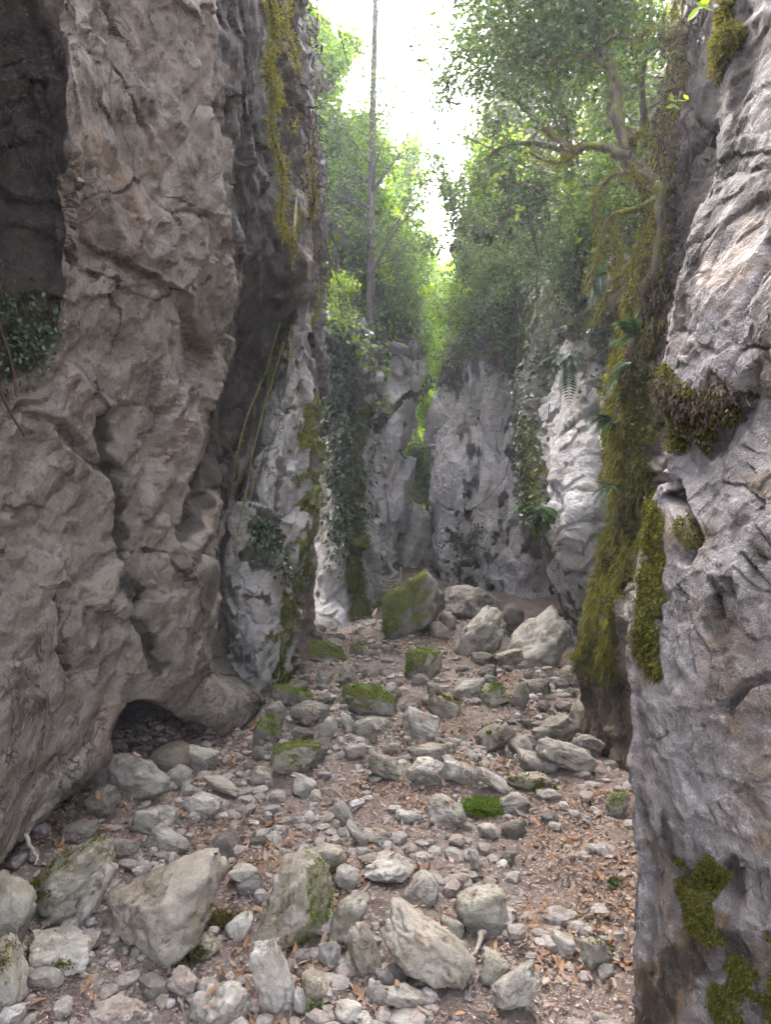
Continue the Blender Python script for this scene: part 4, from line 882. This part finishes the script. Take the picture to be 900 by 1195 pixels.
# right-hand slope: evergreen, shrubs
tree('evergreen_tree', 'large dark evergreen leaning out over the gorge at the upper right', 'tree', [W(672, 330, 9.6), W(668, 250, 9.4), W(662, 170, 9.3), W(650, 80, 9.2), W(636, -10, 9.1), W(622, -130, 9.)], .10, .04, 20, 1.75, 18000, .074, 'evergreen', 'bark_moss', t0=.25, bias=(-.55, 0, .15), sig=.11, seed=71, ntwig=6,
     limbs=[[W(690, 60, 8.2), W(640, 64, 8.6), W(606, 70, 8.8), W(585, 58, 9)], [W(668, 180, 9.3), W(630, 168, 9.2), W(590, 170, 9.2), W(560, 190, 9.3)], [W(660, 240, 9.4), W(610, 215, 9.4), W(560, 215, 9.5)], [W(650, 80, 9.2), W(590, 40, 9.2), W(540, 60, 9.3), W(512, 100, 9.3)], [W(640, 10, 9.1), W(580, -20, 9.1), W(530, 0, 9.2)]])
SH = [('twiggy grey-green shrub on the brow of the far buttress', [(585, 430, 11.6), (578, 390, 11.5), (566, 350, 11.4), (556, 318, 11.3)], 1.1, 4200, .068, 'greyleaf'),
      ('upright thin-stemmed shrub right of the twiggy one on the buttress brow', [(603, 440, 11.2), (606, 400, 11.1), (602, 350, 11.), (598, 305, 11.)], 1.0, 3600, .065, 'greyleaf'),
      ('hazy shrub hanging at the left brow of the far buttress', [(550, 420, 12.6), (546, 385, 12.5), (540, 340, 12.5)], .9, 3600, .07, 'maple'),
      ('shrub in the middle of the right-hand slope below the evergreen', [(640, 370, 10), (634, 320, 9.9), (620, 265, 9.8), (612, 225, 9.8)], 1.0, 4800, .065, 'evergreen'),
      ('loose green shrub leaning left from the slope over the gap', [(566, 340, 13), (560, 290, 12.8), (548, 240, 12.6), (540, 210, 12.6)], 1.25, 6000, .08, 'greyleaf'),
      ('fresh green shrub lit from behind on the upper slope', [(600, 270, 12), (592, 225, 11.8), (584, 190, 11.8)], .9, 4500, .075, 'maple'),
      ('hazy dense shrub at the top of the right-hand slope', [(712, 150, 8.2), (708, 90, 8.1), (700, 30, 8.), (696, -30, 8)], 1.0, 6500, .055, 'greyleaf'),
      ('leafy shrub between the mossy trunk and the right rock', [(752, 150, 6.2), (750, 90, 6.1), (760, 30, 6.), (766, -20, 6)], .7, 6500, .045, 'greyleaf'),
      ('dark shrub low on the slope above the undercut buttress', [(690, 360, 8.2), (688, 325, 8.1), (680, 285, 8.)], .65, 6500, .045, 'evergreen'),
      ('sparse shrub clinging to the dark crevice behind the mossy branches', [(722, 300, 6.9), (716, 260, 6.8), (706, 220, 6.8)], .6, 4500, .045, 'greyleaf')]
for k, (lab, tr, ll, nl, lf, mt) in enumerate(SH):
    tree('shrub', lab, 'shrub', [W(*p) for p in tr], .035, .012, 14, ll, int(nl*.75), lf*1.08, mt, 'bark_moss', t0=.12, bias=(-.3, -.1, .1), sig=.065, seed=80+k, ntwig=6, group='shrubs on the right-hand slope')

# surface plants
def pick(src, wfun, n, r_):
    V, N, px, py, at = CL[src]; w_ = np.clip(wfun(px, py, V, N), 0, None)
    i = np.arange(len(V))
    # weight by area so that stretched parts are not starved
    w_ = w_/max(w_.sum(), 1e-9); k = r_.choice(i, size=n, p=w_); return V[k], N[k]
def ivy(label, src, wfun, n, leaf, seed, stems=6, hang=.5, mat='ivy', name='ivy', cat='ivy', out=.05):
    asp = .22 if mat == 'deadroot' else .78
    r_ = np.random.default_rng(seed); P, N = pick(src, wfun, n, r_); base = P.mean(0)
    P = P+r_.normal(0, leaf*.8, P.shape)+N*r_.uniform(.01, out, (n, 1))
    D = unit(np.array((0, 0, -1.))+.6*r_.normal(size=P.shape)+.25*N); NN = unit(N+.45*r_.normal(size=P.shape)+np.array((0, 0, .4)))
    L = leaf*r_.uniform(.6, 1.3, n); V, F = leaf_full(P, D, NN, L, L*asp*r_.uniform(.85, 1.15, n), .12, .15)
    o = thing(name, label, cat, base); mk('leaves', V-base, F, M[mat], o, smooth=False)
    for k in range(stems):
        b = MB(); q = P[r_.integers(n)]; g = grow(q+np.array((0, 0, hang*.5)), (r_.normal(0, .15), r_.normal(0, .1), -1), hang*r_.uniform(.6, 1.3), 8, .15, 0, r_); b.tube(spline(g, 16), np.linspace(.008, .003, 16), 4); b.build('stem', M['deadroot'], o, origin=base)
    return o
def tufts(P, N, L, r_, down=.8, aspect=.3):
    n = len(P); D = unit(N*r_.uniform(.2, .9, (n, 1))+np.array((0, 0, -1.))*down*r_.uniform(.3, 1, (n, 1))+.45*r_.normal(size=P.shape))
    Ln = L*r_.uniform(.4, 1.3, n); return leaf_quads(P-D*Ln[:, None]*.2, D, unit(N+.6*r_.normal(size=P.shape)), Ln, Ln*aspect)
def moss(label, src, wfun, n, L, seed, name='moss_mat', cat='moss', mat='moss', down=.8):
    r_ = np.random.default_rng(seed); P, N = pick(src, wfun, n, r_); P = P+r_.normal(0, L*.35, P.shape)+N*.004
    V, F = tufts(P, N, L, r_, down); o = mk(name, V, F, M[mat], smooth=False); return tag(o, label, cat)
K = list(CL)
k_left, k_rib, k_piv, k_pin, k_d, k_e, k_f, k_g = K[:8]; k_hr, k_hl = K[8], K[9]
MC = moss('shaggy yellow-green moss curtain hanging down the edge of the right rock block', k_f, lambda px, py, V, N: (CL[k_f][4]['moss'] > .35)*sstep(800, 770, py)*(py > -40)*(.1+np.clip(.5+2.2*fbm(V*np.array((9, 9, 3.)), 3, 7), 0, 2)), 40000, .036, 101, 'moss_curtain')
r_ = np.random.default_rng(301); P, N = pick(k_f, lambda px, py, V, N: (CL[k_f][4]['moss'] > .5)*sstep(800, 760, py)*(py > 120)*np.clip(fbm(V*np.array((7, 7, 1.6)), 3, 8)*3, 0, 2), 6500, r_)
D_ = unit(np.array((0, 0, -1.))+.25*r_.normal(size=P.shape)+.3*N); L_ = r_.uniform(.03, .11, len(P)); V, F = leaf_quads(P+N*r_.uniform(.01, .045, (len(P), 1)), D_, unit(N+.3*r_.normal(size=P.shape)), L_, L_*.16)
mk('strands', V, F, M['branchmoss'], MC, smooth=False)['kind'] = 'stuff'  # brighter strands paint highlights into the moss curtain
moss('dense bright moss cushion on the lower right rock wall near the picture edge', k_g, lambda px, py, V, N: (CL[k_g][4]['moss'] > .55)*(py > 930), 11000, .011, 102)
moss('thin dark moss streak down the near right wall beside its left edge', k_g, lambda px, py, V, N: (CL[k_g][4]['moss'] > .5)*(py > 570)*(py < 820)*(px < 830), 8000, .018, 103)
moss('drooping brown-green moss fringe under the overhang of the near right wall', k_g, lambda px, py, V, N: (CL[k_g][4]['moss'] > .4)*(py > 400)*(py < 560), 5000, .024, 104)
moss('hanging moss beard at the top of the near right wall', k_g, lambda px, py, V, N: (CL[k_g][4]['moss'] > .35)*(py > -80)*(py < 150)*(px < 870), 9000, .035, 105)
moss('yellow-green moss streak running down the right side of the ivy pillar', k_piv, lambda px, py, V, N: (CL[k_piv][4]['moss'] > .55)*(px > 395), 9000, .045, 106)
moss('olive moss band between the grey rib and the ivy pillar', k_rib, lambda px, py, V, N: (CL[k_rib][4]['moss'] > .6)*(px > 325)*(py > 480), 5000, .024, 107)
moss('green moss on the shadowed left flank of the undercut buttress', k_e, lambda px, py, V, N: (CL[k_e][4]['moss'] > .6)*(py > 470)*(px < 660), 7000, .04, 108)
ivy('dark glossy ivy and earth covering the face of the rock pillar', k_piv, lambda px, py, V, N: np.clip(seg(px, py, [(392, 390), (402, 500), (402, 610), (398, 660)], [44, 36, 26, 14])+.5*fbm(V*3, 3, 5), 0, 1), 5200, .06, 111, 9, .8)
ivy('small ivy clump halfway up the pale grey rib', k_rib, lambda px, py, V, N: np.clip(seg(px, py, [(306, 610), (316, 650), (338, 668)], [14, 20, 12])+.9*fbm(V*5, 3, 6), 0, 1), 420, .038, 112, 4, .35)
ivy('long chain of pale shining ivy leaves hanging down the undercut buttress', k_e, lambda px, py, V, N: np.clip(seg(px, py, [(622, 400), (616, 470), (613, 540), (615, 600)], [18, 13, 9, 7]), 0, 1), 800, .055, 113, 5, 1.2, out=.12)
ivy('scattered ivy on the dark left flank of the undercut buttress', k_e, lambda px, py, V, N: np.clip(seg(px, py, [(610, 430), (612, 520), (626, 610)], [26, 22, 16])+.5*fbm(V*3, 3, 8), 0, 1), 900, .055, 114, 5, .8)
ivy('ivy carpet with bluish shining leaves on the slope above the undercut buttress', k_hr, lambda px, py, V, N: np.clip(seg(px, py, [(640, 420), (690, 350), (720, 280)], [60, 56, 40])+.5*fbm(V*2, 3, 9), 0, 1), 5200, .065, 115, 8, .6)
ivy('brown-green creeper covering the brow of the far buttress', k_hr, lambda px, py, V, N: np.clip(seg(px, py, [(540, 420), (600, 430), (640, 400)], 50)+.5*fbm(V*2, 3, 10), 0, 1), 4200, .06, 116, 10, .8, 'greyleaf', 'creeper', 'creeper')
ivy('low ivy patch at the foot of the far buttress', k_d, lambda px, py, V, N: np.clip(blob(px, py, 545, 640, 30, 36)+.7*fbm(V*3, 3, 11), 0, 1), 500, .045, 117, 0)
ivy('shaggy undergrowth of leaves and twigs along the top edge of the far buttress', k_d, lambda px, py, V, N: np.clip(sstep(475, 400, py+40*fbm(V*1.5, 3, 12)), 0, 1), 3800, .055, 118, 16, .9, 'greyleaf', 'undergrowth', 'undergrowth', .12)
ivy('dark leafy fringe along the brow of the undercut buttress', k_e, lambda px, py, V, N: np.clip(sstep(455, 370, py+40*fbm(V*1.5, 3, 13)), 0, 1), 3200, .055, 119, 14, .8, 'evergreen', 'undergrowth', 'undergrowth', .12)
ivy('dense green undergrowth clothing the upper right slope', k_hr, lambda px, py, V, N: (py < 330)*(py > -120)*(.3+np.clip(.5+1.4*fbm(V*1.2, 3, 14), 0, 2)), 8000, .085, 120, 20, 1., 'greyleaf', 'undergrowth', 'undergrowth', .25)
ivy('green undergrowth clothing the slope behind the pinnacle', k_hl, lambda px, py, V, N: (.3+np.clip(.5+1.4*fbm(V*1.2, 3, 15), 0, 2))*(px > 250), 9000, .09, 121, 8, 1., 'maple', 'undergrowth', 'undergrowth', .3)
ivy('small dark plants in the shadowed recess at the left picture edge', k_left, lambda px, py, V, N: np.clip(blob(px, py, 15, 400, 50, 80)+.6*fbm(V*3, 3, 16), 0, 1)*(px > -30), 520, .022, 122, 8, .3, 'ivy', 'creeper', 'creeper')
ivy('dark fringe of moss and dead stalks on the top edge of the left wall', k_left, lambda px, py, V, N: np.clip(seg(px, py, [(350, -40), (354, 80), (364, 220), (368, 330)], [20, 18, 14, 10])+.4*fbm(V*3, 3, 17), 0, 1), 2600, .06, 123, 26, .9, 'deadroot', 'creeper', 'creeper', .12)
ivy('brown dead foliage hanging in the dark crevice of the right rock block', k_f, lambda px, py, V, N: np.clip(seg(px, py, [(805, 40), (790, 220), (775, 330), (762, 430)], [34, 32, 26, 20])+.5*fbm(V*4, 3, 18), 0, 1), 4500, .05, 124, 22, .5, 'deadroot', 'dead_creeper', 'creeper', .12)
ivy('brown dead stalks hanging under the mossy overhang of the near right wall', k_g, lambda px, py, V, N: np.clip(seg(px, py, [(786, 455), (820, 470), (848, 455)], [16, 26, 16])+.4*fbm(V*5, 3, 19), 0, 1), 1300, .026, 125, 0, .12, 'deadroot', 'dead_creeper', 'creeper', .04)

# a forest floor on the far slope
r_ = np.random.default_rng(77); n = 22000; x = r_.uniform(-10, 10, n); y = 16.8+10*r_.random(n)**1.1; z = hill_z(x, y)+r_.uniform(-.4, .6, n); P = np.stack((x, y, z), 1)
V, F = leaf_quads(P, unit(r_.normal(size=(n, 3))), unit(r_.normal(size=(n, 3))+np.array((0, -.3, 1))), r_.uniform(.12, .28, n), r_.uniform(.08, .18, n))
o = mk('undergrowth', V, F, M['maple'], smooth=False); tag(o, 'mass of green undergrowth on the far forest slope', 'undergrowth', kind='stuff')

# moss-coated branches on the right
def mossy_branch(name, label, cat, paths, seed, mossn=900, mossL=.03, base=None):
    r_ = np.random.default_rng(seed); b = MB(); A = []; T = []
    for pts, ra, rb in paths:
        S_ = spline([W(*p) for p in pts], 40); 
        kn = spline(r_.normal(0, ra*.42, (12, 3)), 40); kn[0] = 0; S_ = S_+kn; b.tube(S_, np.linspace(ra, rb, 40)*(1+.25*np.abs(np.sin(np.arange(40)*1.3+seed))), 8)
        for q in range(7):
            i = int(r_.uniform(6, 38)); g_ = grow(S_[i], r_.normal(0, 1, 3)+np.array((-.3, 0, -.2)), r_.uniform(.08, .35), 5, .3, 0, r_); b.tube(spline(g_, 12), np.linspace(rb*.6, rb*.2, 12), 5)
        A.append(np.concatenate((S_, np.linspace(ra, rb, 40)[:, None]), 1))
    base = W(*paths[0][0][0]) if base is None else base
    o = thing(name, label, cat, base); b.build('trunk' if cat == 'tree' else 'branch', M['bark_moss'], o, origin=base)
    A = np.concatenate(A); i = r_.integers(len(A), size=mossn*len(paths)); dr = rand_dirs(len(i)); P = A[i, :3]+r_.normal(0, .02, (len(i), 3))+dr*A[i, 3:4]*.9
    V, F = tufts(P, dr+np.array((0, 0, .2)), mossL, r_, .7); mk('moss', V-base, F, M['branchmoss'], o, smooth=False)['kind'] = 'stuff'
    return o
mt = mossy_branch('mossy_tree', 'crooked dark tree with mossy limbs leaning left out of the right rock', 'tree',
    [([(776, 222, 4.7), (752, 200, 4.75), (738, 185, 4.8), (724, 140, 4.9), (712, 98, 5), (698, 50, 5.1), (688, 10, 5.2), (664, -40, 5.3), (650, -120, 5.4)], .046, .022),
     ([(734, 182, 4.8), (712, 174, 4.85), (690, 172, 4.9), (668, 176, 5), (650, 160, 5.1), (634, 152, 5.1)], .03, .012), ([(668, 176, 5), (656, 190, 5), (640, 186, 5.05), (612, 176, 5.1)], .016, .006),
     ([(706, 76, 5), (680, 64, 5.1), (650, 68, 5.2), (618, 66, 5.3), (588, 60, 5.4)], .018, .006), ([(650, 68, 5.2), (638, 84, 5.2), (645, 100, 5.2)], .015, .006),
     ([(700, 55, 5.1), (722, 40, 5.), (742, 50, 5.), (760, 30, 5.)], .016, .006), ([(738, 170, 4.8), (746, 156, 4.7), (758, 165, 4.7)], .018, .008)], 131, 620, .026)
r_ = np.random.default_rng(132); tb = np.array(mt.location)
an = [spline([W(*p) for p in q], 20) for q in ([(698, 50, 5.1), (670, 20, 5.2), (640, -20, 5.3)], [(688, 10, 5.2), (710, -20, 5.1), (740, -40, 5.)], [(650, 68, 5.2), (620, 50, 5.3), (590, 30, 5.4)], [(664, -40, 5.3), (620, -50, 5.4), (580, -40, 5.5)])]
V, F = crown_leaves(an, 9000, .2, .05, r_); mk('crown', V-tb, F, M['evergreen'], mt, smooth=False)
BR = [('long mossy branch arching down left from the right rock, ending lowest', [(770, 222, 4.5), (752, 240, 4.5), (722, 252, 4.6), (708, 262, 4.6), (700, 290, 4.6), (690, 318, 4.6), (684, 340, 4.6)], .020, .008),
      ('mossy branch bowed like a hook below the crooked tree', [(764, 212, 4.6), (745, 200, 4.65), (722, 204, 4.7), (702, 216, 4.7), (693, 232, 4.7), (694, 252, 4.7), (704, 276, 4.7), (703, 310, 4.7)], .017, .007),
      ('straight mossy branch slanting down to the ivy slope', [(752, 300, 4.8), (730, 318, 4.85), (712, 340, 4.9), (700, 362, 4.95), (688, 382, 5)], .022, .010),
      ('thin mossy twig hanging beside the moss curtain', [(758, 262, 4.5), (746, 285, 4.55), (738, 315, 4.6), (745, 345, 4.6)], .012, .005),
      ('mossy vine climbing the right rock edge beside the moss curtain', [(768, 215, 4.35), (772, 250, 4.35), (766, 300, 4.4), (752, 345, 4.5), (742, 385, 4.55), (735, 430, 4.6)], .026, .016),
      ('fine mossy twig drooping from the arching branch', [(722, 252, 4.6), (718, 275, 4.55), (724, 300, 4.5), (716, 322, 4.5)], .010, .004),
      ('short mossy stub branch below the crooked tree fork', [(772, 226, 4.6), (758, 222, 4.55), (745, 212, 4.5), (738, 196, 4.45)], .020, .010)]
for k, (lab, pts, a, b_) in enumerate(BR): mossy_branch('mossy_branch', lab, 'branch', [(pts, a, b_)], 140+k, 1150, .020)
# hanging moss strands on the edge of the left wall
LS = [('longest yellow moss strand running down the edge of the left wall to the grey rib', [(348, 190), (344, 250), (340, 310), (346, 345), (338, 390), (332, 440), (322, 500), (300, 560)], 6.7),
      ('yellow moss strand near the top of the left wall edge', [(314, -10), (320, 40), (312, 80), (326, 120)], 5.6),
      ('mossy vine looping at the upper edge of the left wall', [(340, -10), (332, 30), (346, 70), (352, 110), (344, 150)], 6.2),
      ('thin mossy root hanging lowest at the right edge of the left wall', [(362, 180), (366, 240), (358, 290), (372, 340), (366, 380)], 7.0),
      ('knotted mossy root beside the longest moss strand', [(322, 90), (318, 150), (330, 200), (328, 250), (334, 280)], 6.0),
      ('pale root trailing down the dark stained groove of the left wall', [(330, 400), (316, 450), (296, 520), (284, 590), (272, 640)], 6.0),
      ('pale root forking beside the one in the stained groove', [(326, 380), (308, 440), (286, 490), (272, 560)], 5.9)]
for k, (lab, pts, d) in enumerate(LS):
    V, N, px, py, at = CL[k_left]; q = []
    for (a, b_) in pts:
        i = np.argmin((px-a)**2+(py-b_)**2+(V[:, 1] < 1)*1e6); q.append((a, b_, float(V[i, 1])-.12))
    mossy_branch('moss_strand', lab, 'moss strand', [(q, .010, .004)], 160+k, 1100 if k < 5 else 250, .030)

# ferns and small leafy sprigs
def fern(label, base, nf, L, seed, out=(-.6, -.6, .3), mat='fern'):
    r_ = np.random.default_rng(seed); base = np.array(base, float); o = thing('fern', label, 'fern', base)
    for k in range(nf):
        Ps, Ds, Ns, Ls = [], [], [], []; b = MB()
        d = unit(np.array(out)+.55*r_.normal(size=3)); l = L*r_.uniform(.7, 1.15); t = np.linspace(0, 1, 22)[:, None]
        S_ = base+d*l*t+np.array((0, 0, -.55))*l*t**2; b.tube(S_, np.linspace(.004, .0015, 22), 4); tg = unit(np.gradient(S_, axis=0)); sd = unit(np.cross(tg, (0, 0, 1.))); up = np.cross(sd, tg)
        for s in (-1, 1):
            Ps.append(S_[2:]); Ds.append(unit(sd[2:]*s+tg[2:]*.45)); Ns.append(up[2:]); Ls.append(l*.26*np.sin(np.pi*(.12+.85*t[2:, 0]))**.8)
        P, D, N, Ln = map(np.concatenate, (Ps, Ds, Ns, Ls)); b.add(*leaf_quads(P, D, N, Ln, np.maximum(Ln*.3, .008)))
        b.build('frond', M[mat], o, smooth=False, origin=base)
    return o
fern('bright fern with arching fronds halfway up the moss curtain', W(742, 395, 4.25), 8, .24, 1, (-.6, -.4, .5))
fern('pale fern sticking out left of the moss curtain at its narrowest point', W(714, 490, 4.7), 7, .22, 2, (-1, -.3, .15), 'bluefern')
fern('small fern low on the left side of the moss curtain', W(713, 568, 4.8), 5, .15, 3, (-1, -.3, .1), 'bluefern')
fern('green fern on the shadowed flank of the undercut buttress', W(628, 592, 7.8), 9, .34, 4, (0, -.8, .3))
fern('drooping bluish fern above the undercut buttress', W(665, 415, 7.9), 10, .36, 5, (-.3, -.7, .1), 'bluefern')
fern('bluish fern higher on the slope left of the mossy branches', W(700, 322, 6.1), 8, .25, 6, (-.4, -.6, .2), 'bluefern')
fern('small fern growing under the yellow vine of the moss curtain', W(735, 425, 4.3), 6, .18, 7, (-.8, -.5, .2))
def sprig(label, pts, n, leaf, seed, mat='yellowleaf'):
    r_ = np.random.default_rng(seed); S_ = spline([W(*p) for p in pts], 16); base = S_[0].copy(); b = MB(); b.tube(S_, np.linspace(.005, .002, 16), 4)
    P = S_[r_.integers(3, 16, n)]+r_.normal(0, leaf*.3, (n, 3)); D = unit(r_.normal(size=(n, 3))*np.array((1, .6, .6))-np.array((0, 0, .5))); N = unit(np.array((0, -.8, .5))+.5*r_.normal(size=(n, 3)))
    L = leaf*r_.uniform(.7, 1.2, n); V, F = leaf_full(P, D, N, L, L*.6, .12, .2)
    o = thing('leafy_sprig', label, 'sprig', base); mk('leaves', V-base, F, M[mat], o, smooth=False); b.build('stem', M['bark'], o, origin=base); return o
sprig('sprig of large bright leaves hanging from the left wall edge', [(352, 85, 6.1), (342, 105, 6.0), (334, 130, 6.0), (342, 155, 6.0)], 20, .13, 1)
sprig('backlit bright leaf spray at the top of the right rock', [(838, -8, 2.2), (822, 2, 2.4), (806, 14, 2.5)], 9, .055, 2)
sprig('little bright sprig in front of the dark right crevice', [(796, 108, 3.4), (790, 118, 3.4), (784, 124, 3.4)], 6, .05, 3)
sprig('dark leafy tuft clinging to the top of the left wall', [(196, -6, 3.4), (206, 12, 3.35), (218, 24, 3.35), (224, 34, 3.35)], 26, .05, 4, 'greyleaf')
sprig('light green leaf spray in front of the right-hand slope', [(600, 190, 8.6), (582, 205, 8.5), (578, 222, 8.5), (592, 228, 8.5)], 18, .10, 5)
sprig('bright green twig below the leaf spray on the right-hand slope', [(622, 235, 8.4), (606, 245, 8.4), (600, 262, 8.4)], 12, .09, 6)
sprig('small leafy plant on the ledge of the left wall', [(160, 100, 3.3), (164, 106, 3.25), (172, 112, 3.25)], 10, .035, 7, 'greyleaf')

# plants on the stream bed
def cushion(label, px, py, r, n, L, mat, seed, name, cat, h=.5):
    r_ = np.random.default_rng(seed); d = ground_at(px, py); c = W(px, py, d); q = rand_dirs(n); q[:, 2] = np.abs(q[:, 2]); rr = r*(1+.35*noise(q*2.5+seed, 3))
    P = c+q*rr[:, None]*np.array((1, .9, h)); P[:, 2] = np.maximum(P[:, 2], gz(P[:, 0], P[:, 1])); D = unit(q+np.array((0, 0, .4))+.5*r_.normal(size=q.shape)); Ln = L*r_.uniform(.5, 1.3, n)
    V, F = leaf_quads(P-D*Ln[:, None]*.3, D, rand_dirs(n), Ln, Ln*.25); o = mk(name, V, F, M[mat], smooth=False); return tag(o, label, cat)
cushion('bright green moss cushion in the middle of the leafy bed', 563, 944, .105, 3600, .03, 'cushion', 1, 'moss_cushion', 'moss', .35)
cushion('dry yellowish grass tuft below the largest tan boulder', 214, 1108, .075, 1500, .055, 'drygrass', 2, 'grass_tuft', 'grass tuft', .6)
cushion('short mossy grass patch right of the largest tan boulder', 262, 1076, .05, 900, .03, 'drygrass', 3, 'grass_tuft', 'grass tuft', .4)
cushion('tiny green seedling between the ochre cobble and the bottom edge', 372, 1181, .03, 60, .035, 'fern', 4, 'seedling', 'seedling', .6)
cushion('small green weed by the foot of the near right wall', 722, 1035, .04, 140, .03, 'fern', 5, 'seedling', 'seedling', .5)
HAZE = .003
# ------------------------------------------------------------------ camera, light
cam = bpy.data.cameras.new('camera'); co = bpy.data.objects.new('camera', cam); col.objects.link(co)
co.location = (0, 0, EYE); co.rotation_euler = (R(90), 0, 0)
cam.sensor_fit = 'VERTICAL'; cam.sensor_height = 34.6; cam.sensor_width = 34.6; cam.lens = FPX/1195*34.6; cam.clip_start = .05; cam.clip_end = 500
scene.camera = co
SUN = unit(np.array((-.50, .78, 1.05)))
el = math.asin(SUN[2]); az = math.atan2(SUN[0], SUN[1])
w = bpy.data.worlds.new('World'); scene.world = w; w.use_nodes = True; nt = w.node_tree; nt.nodes.clear()
sky = nt.nodes.new('ShaderNodeTexSky'); sky.sky_type = 'NISHITA'; sky.sun_disc = False; sky.sun_elevation = el; sky.sun_rotation = az
sky.air_density = .3; sky.dust_density = 6.; sky.ozone_density = .3
bg = nt.nodes.new('ShaderNodeBackground'); bg.inputs['Strength'].default_value = .15
wo = nt.nodes.new('ShaderNodeOutputWorld'); hs = nt.nodes.new('ShaderNodeHueSaturation'); hs.inputs['Saturation'].default_value = .5; nt.links.new(sky.outputs[0], hs.inputs['Color']); nt.links.new(hs.outputs[0], bg.inputs[0]); nt.links.new(bg.outputs[0], wo.inputs[0])
sl = bpy.data.lights.new('sun', 'SUN'); sl.energy = 2.2; sl.angle = R(.5); sl.color = (1, .95, .86)
so = bpy.data.objects.new('sun', sl); col.objects.link(so)
from mathutils import Vector
so.rotation_euler = Vector(SUN).to_track_quat('Z', 'Y').to_euler(); so.location = (-10, 16, 30)
scene.view_settings.view_transform = 'Standard'; scene.view_settings.look = 'None'; scene.view_settings.gamma = 1
scene.view_settings.exposure = 4.98
scene.render.engine = 'CYCLES'
cy = scene.cycles; cy.max_bounces = 8; cy.diffuse_bounces = 5; cy.glossy_bounces = 2; cy.transmission_bounces = 4; cy.transparent_max_bounces = 6; cy.volume_bounces = 1
cy.use_denoising = True

# the hazy air of the gorge
bpy.ops.mesh.primitive_cube_add(size=1); hz_ = bpy.context.object; hz_.name = 'haze'
hz_.scale = (62, 66, 24); hz_.location = (0, 17, 24/2-6.2)
t = NT('haze'); pv = t.n('ShaderNodeVolumePrincipled', Color=(.84, .88, 1., 1), Density=HAZE, Anisotropy=.35); t.n('ShaderNodeOutputMaterial', Volume=pv)
hz_.data.materials.append(t.m); tag(hz_, 'thin bluish haze hanging in the gorge', 'haze', kind='stuff')
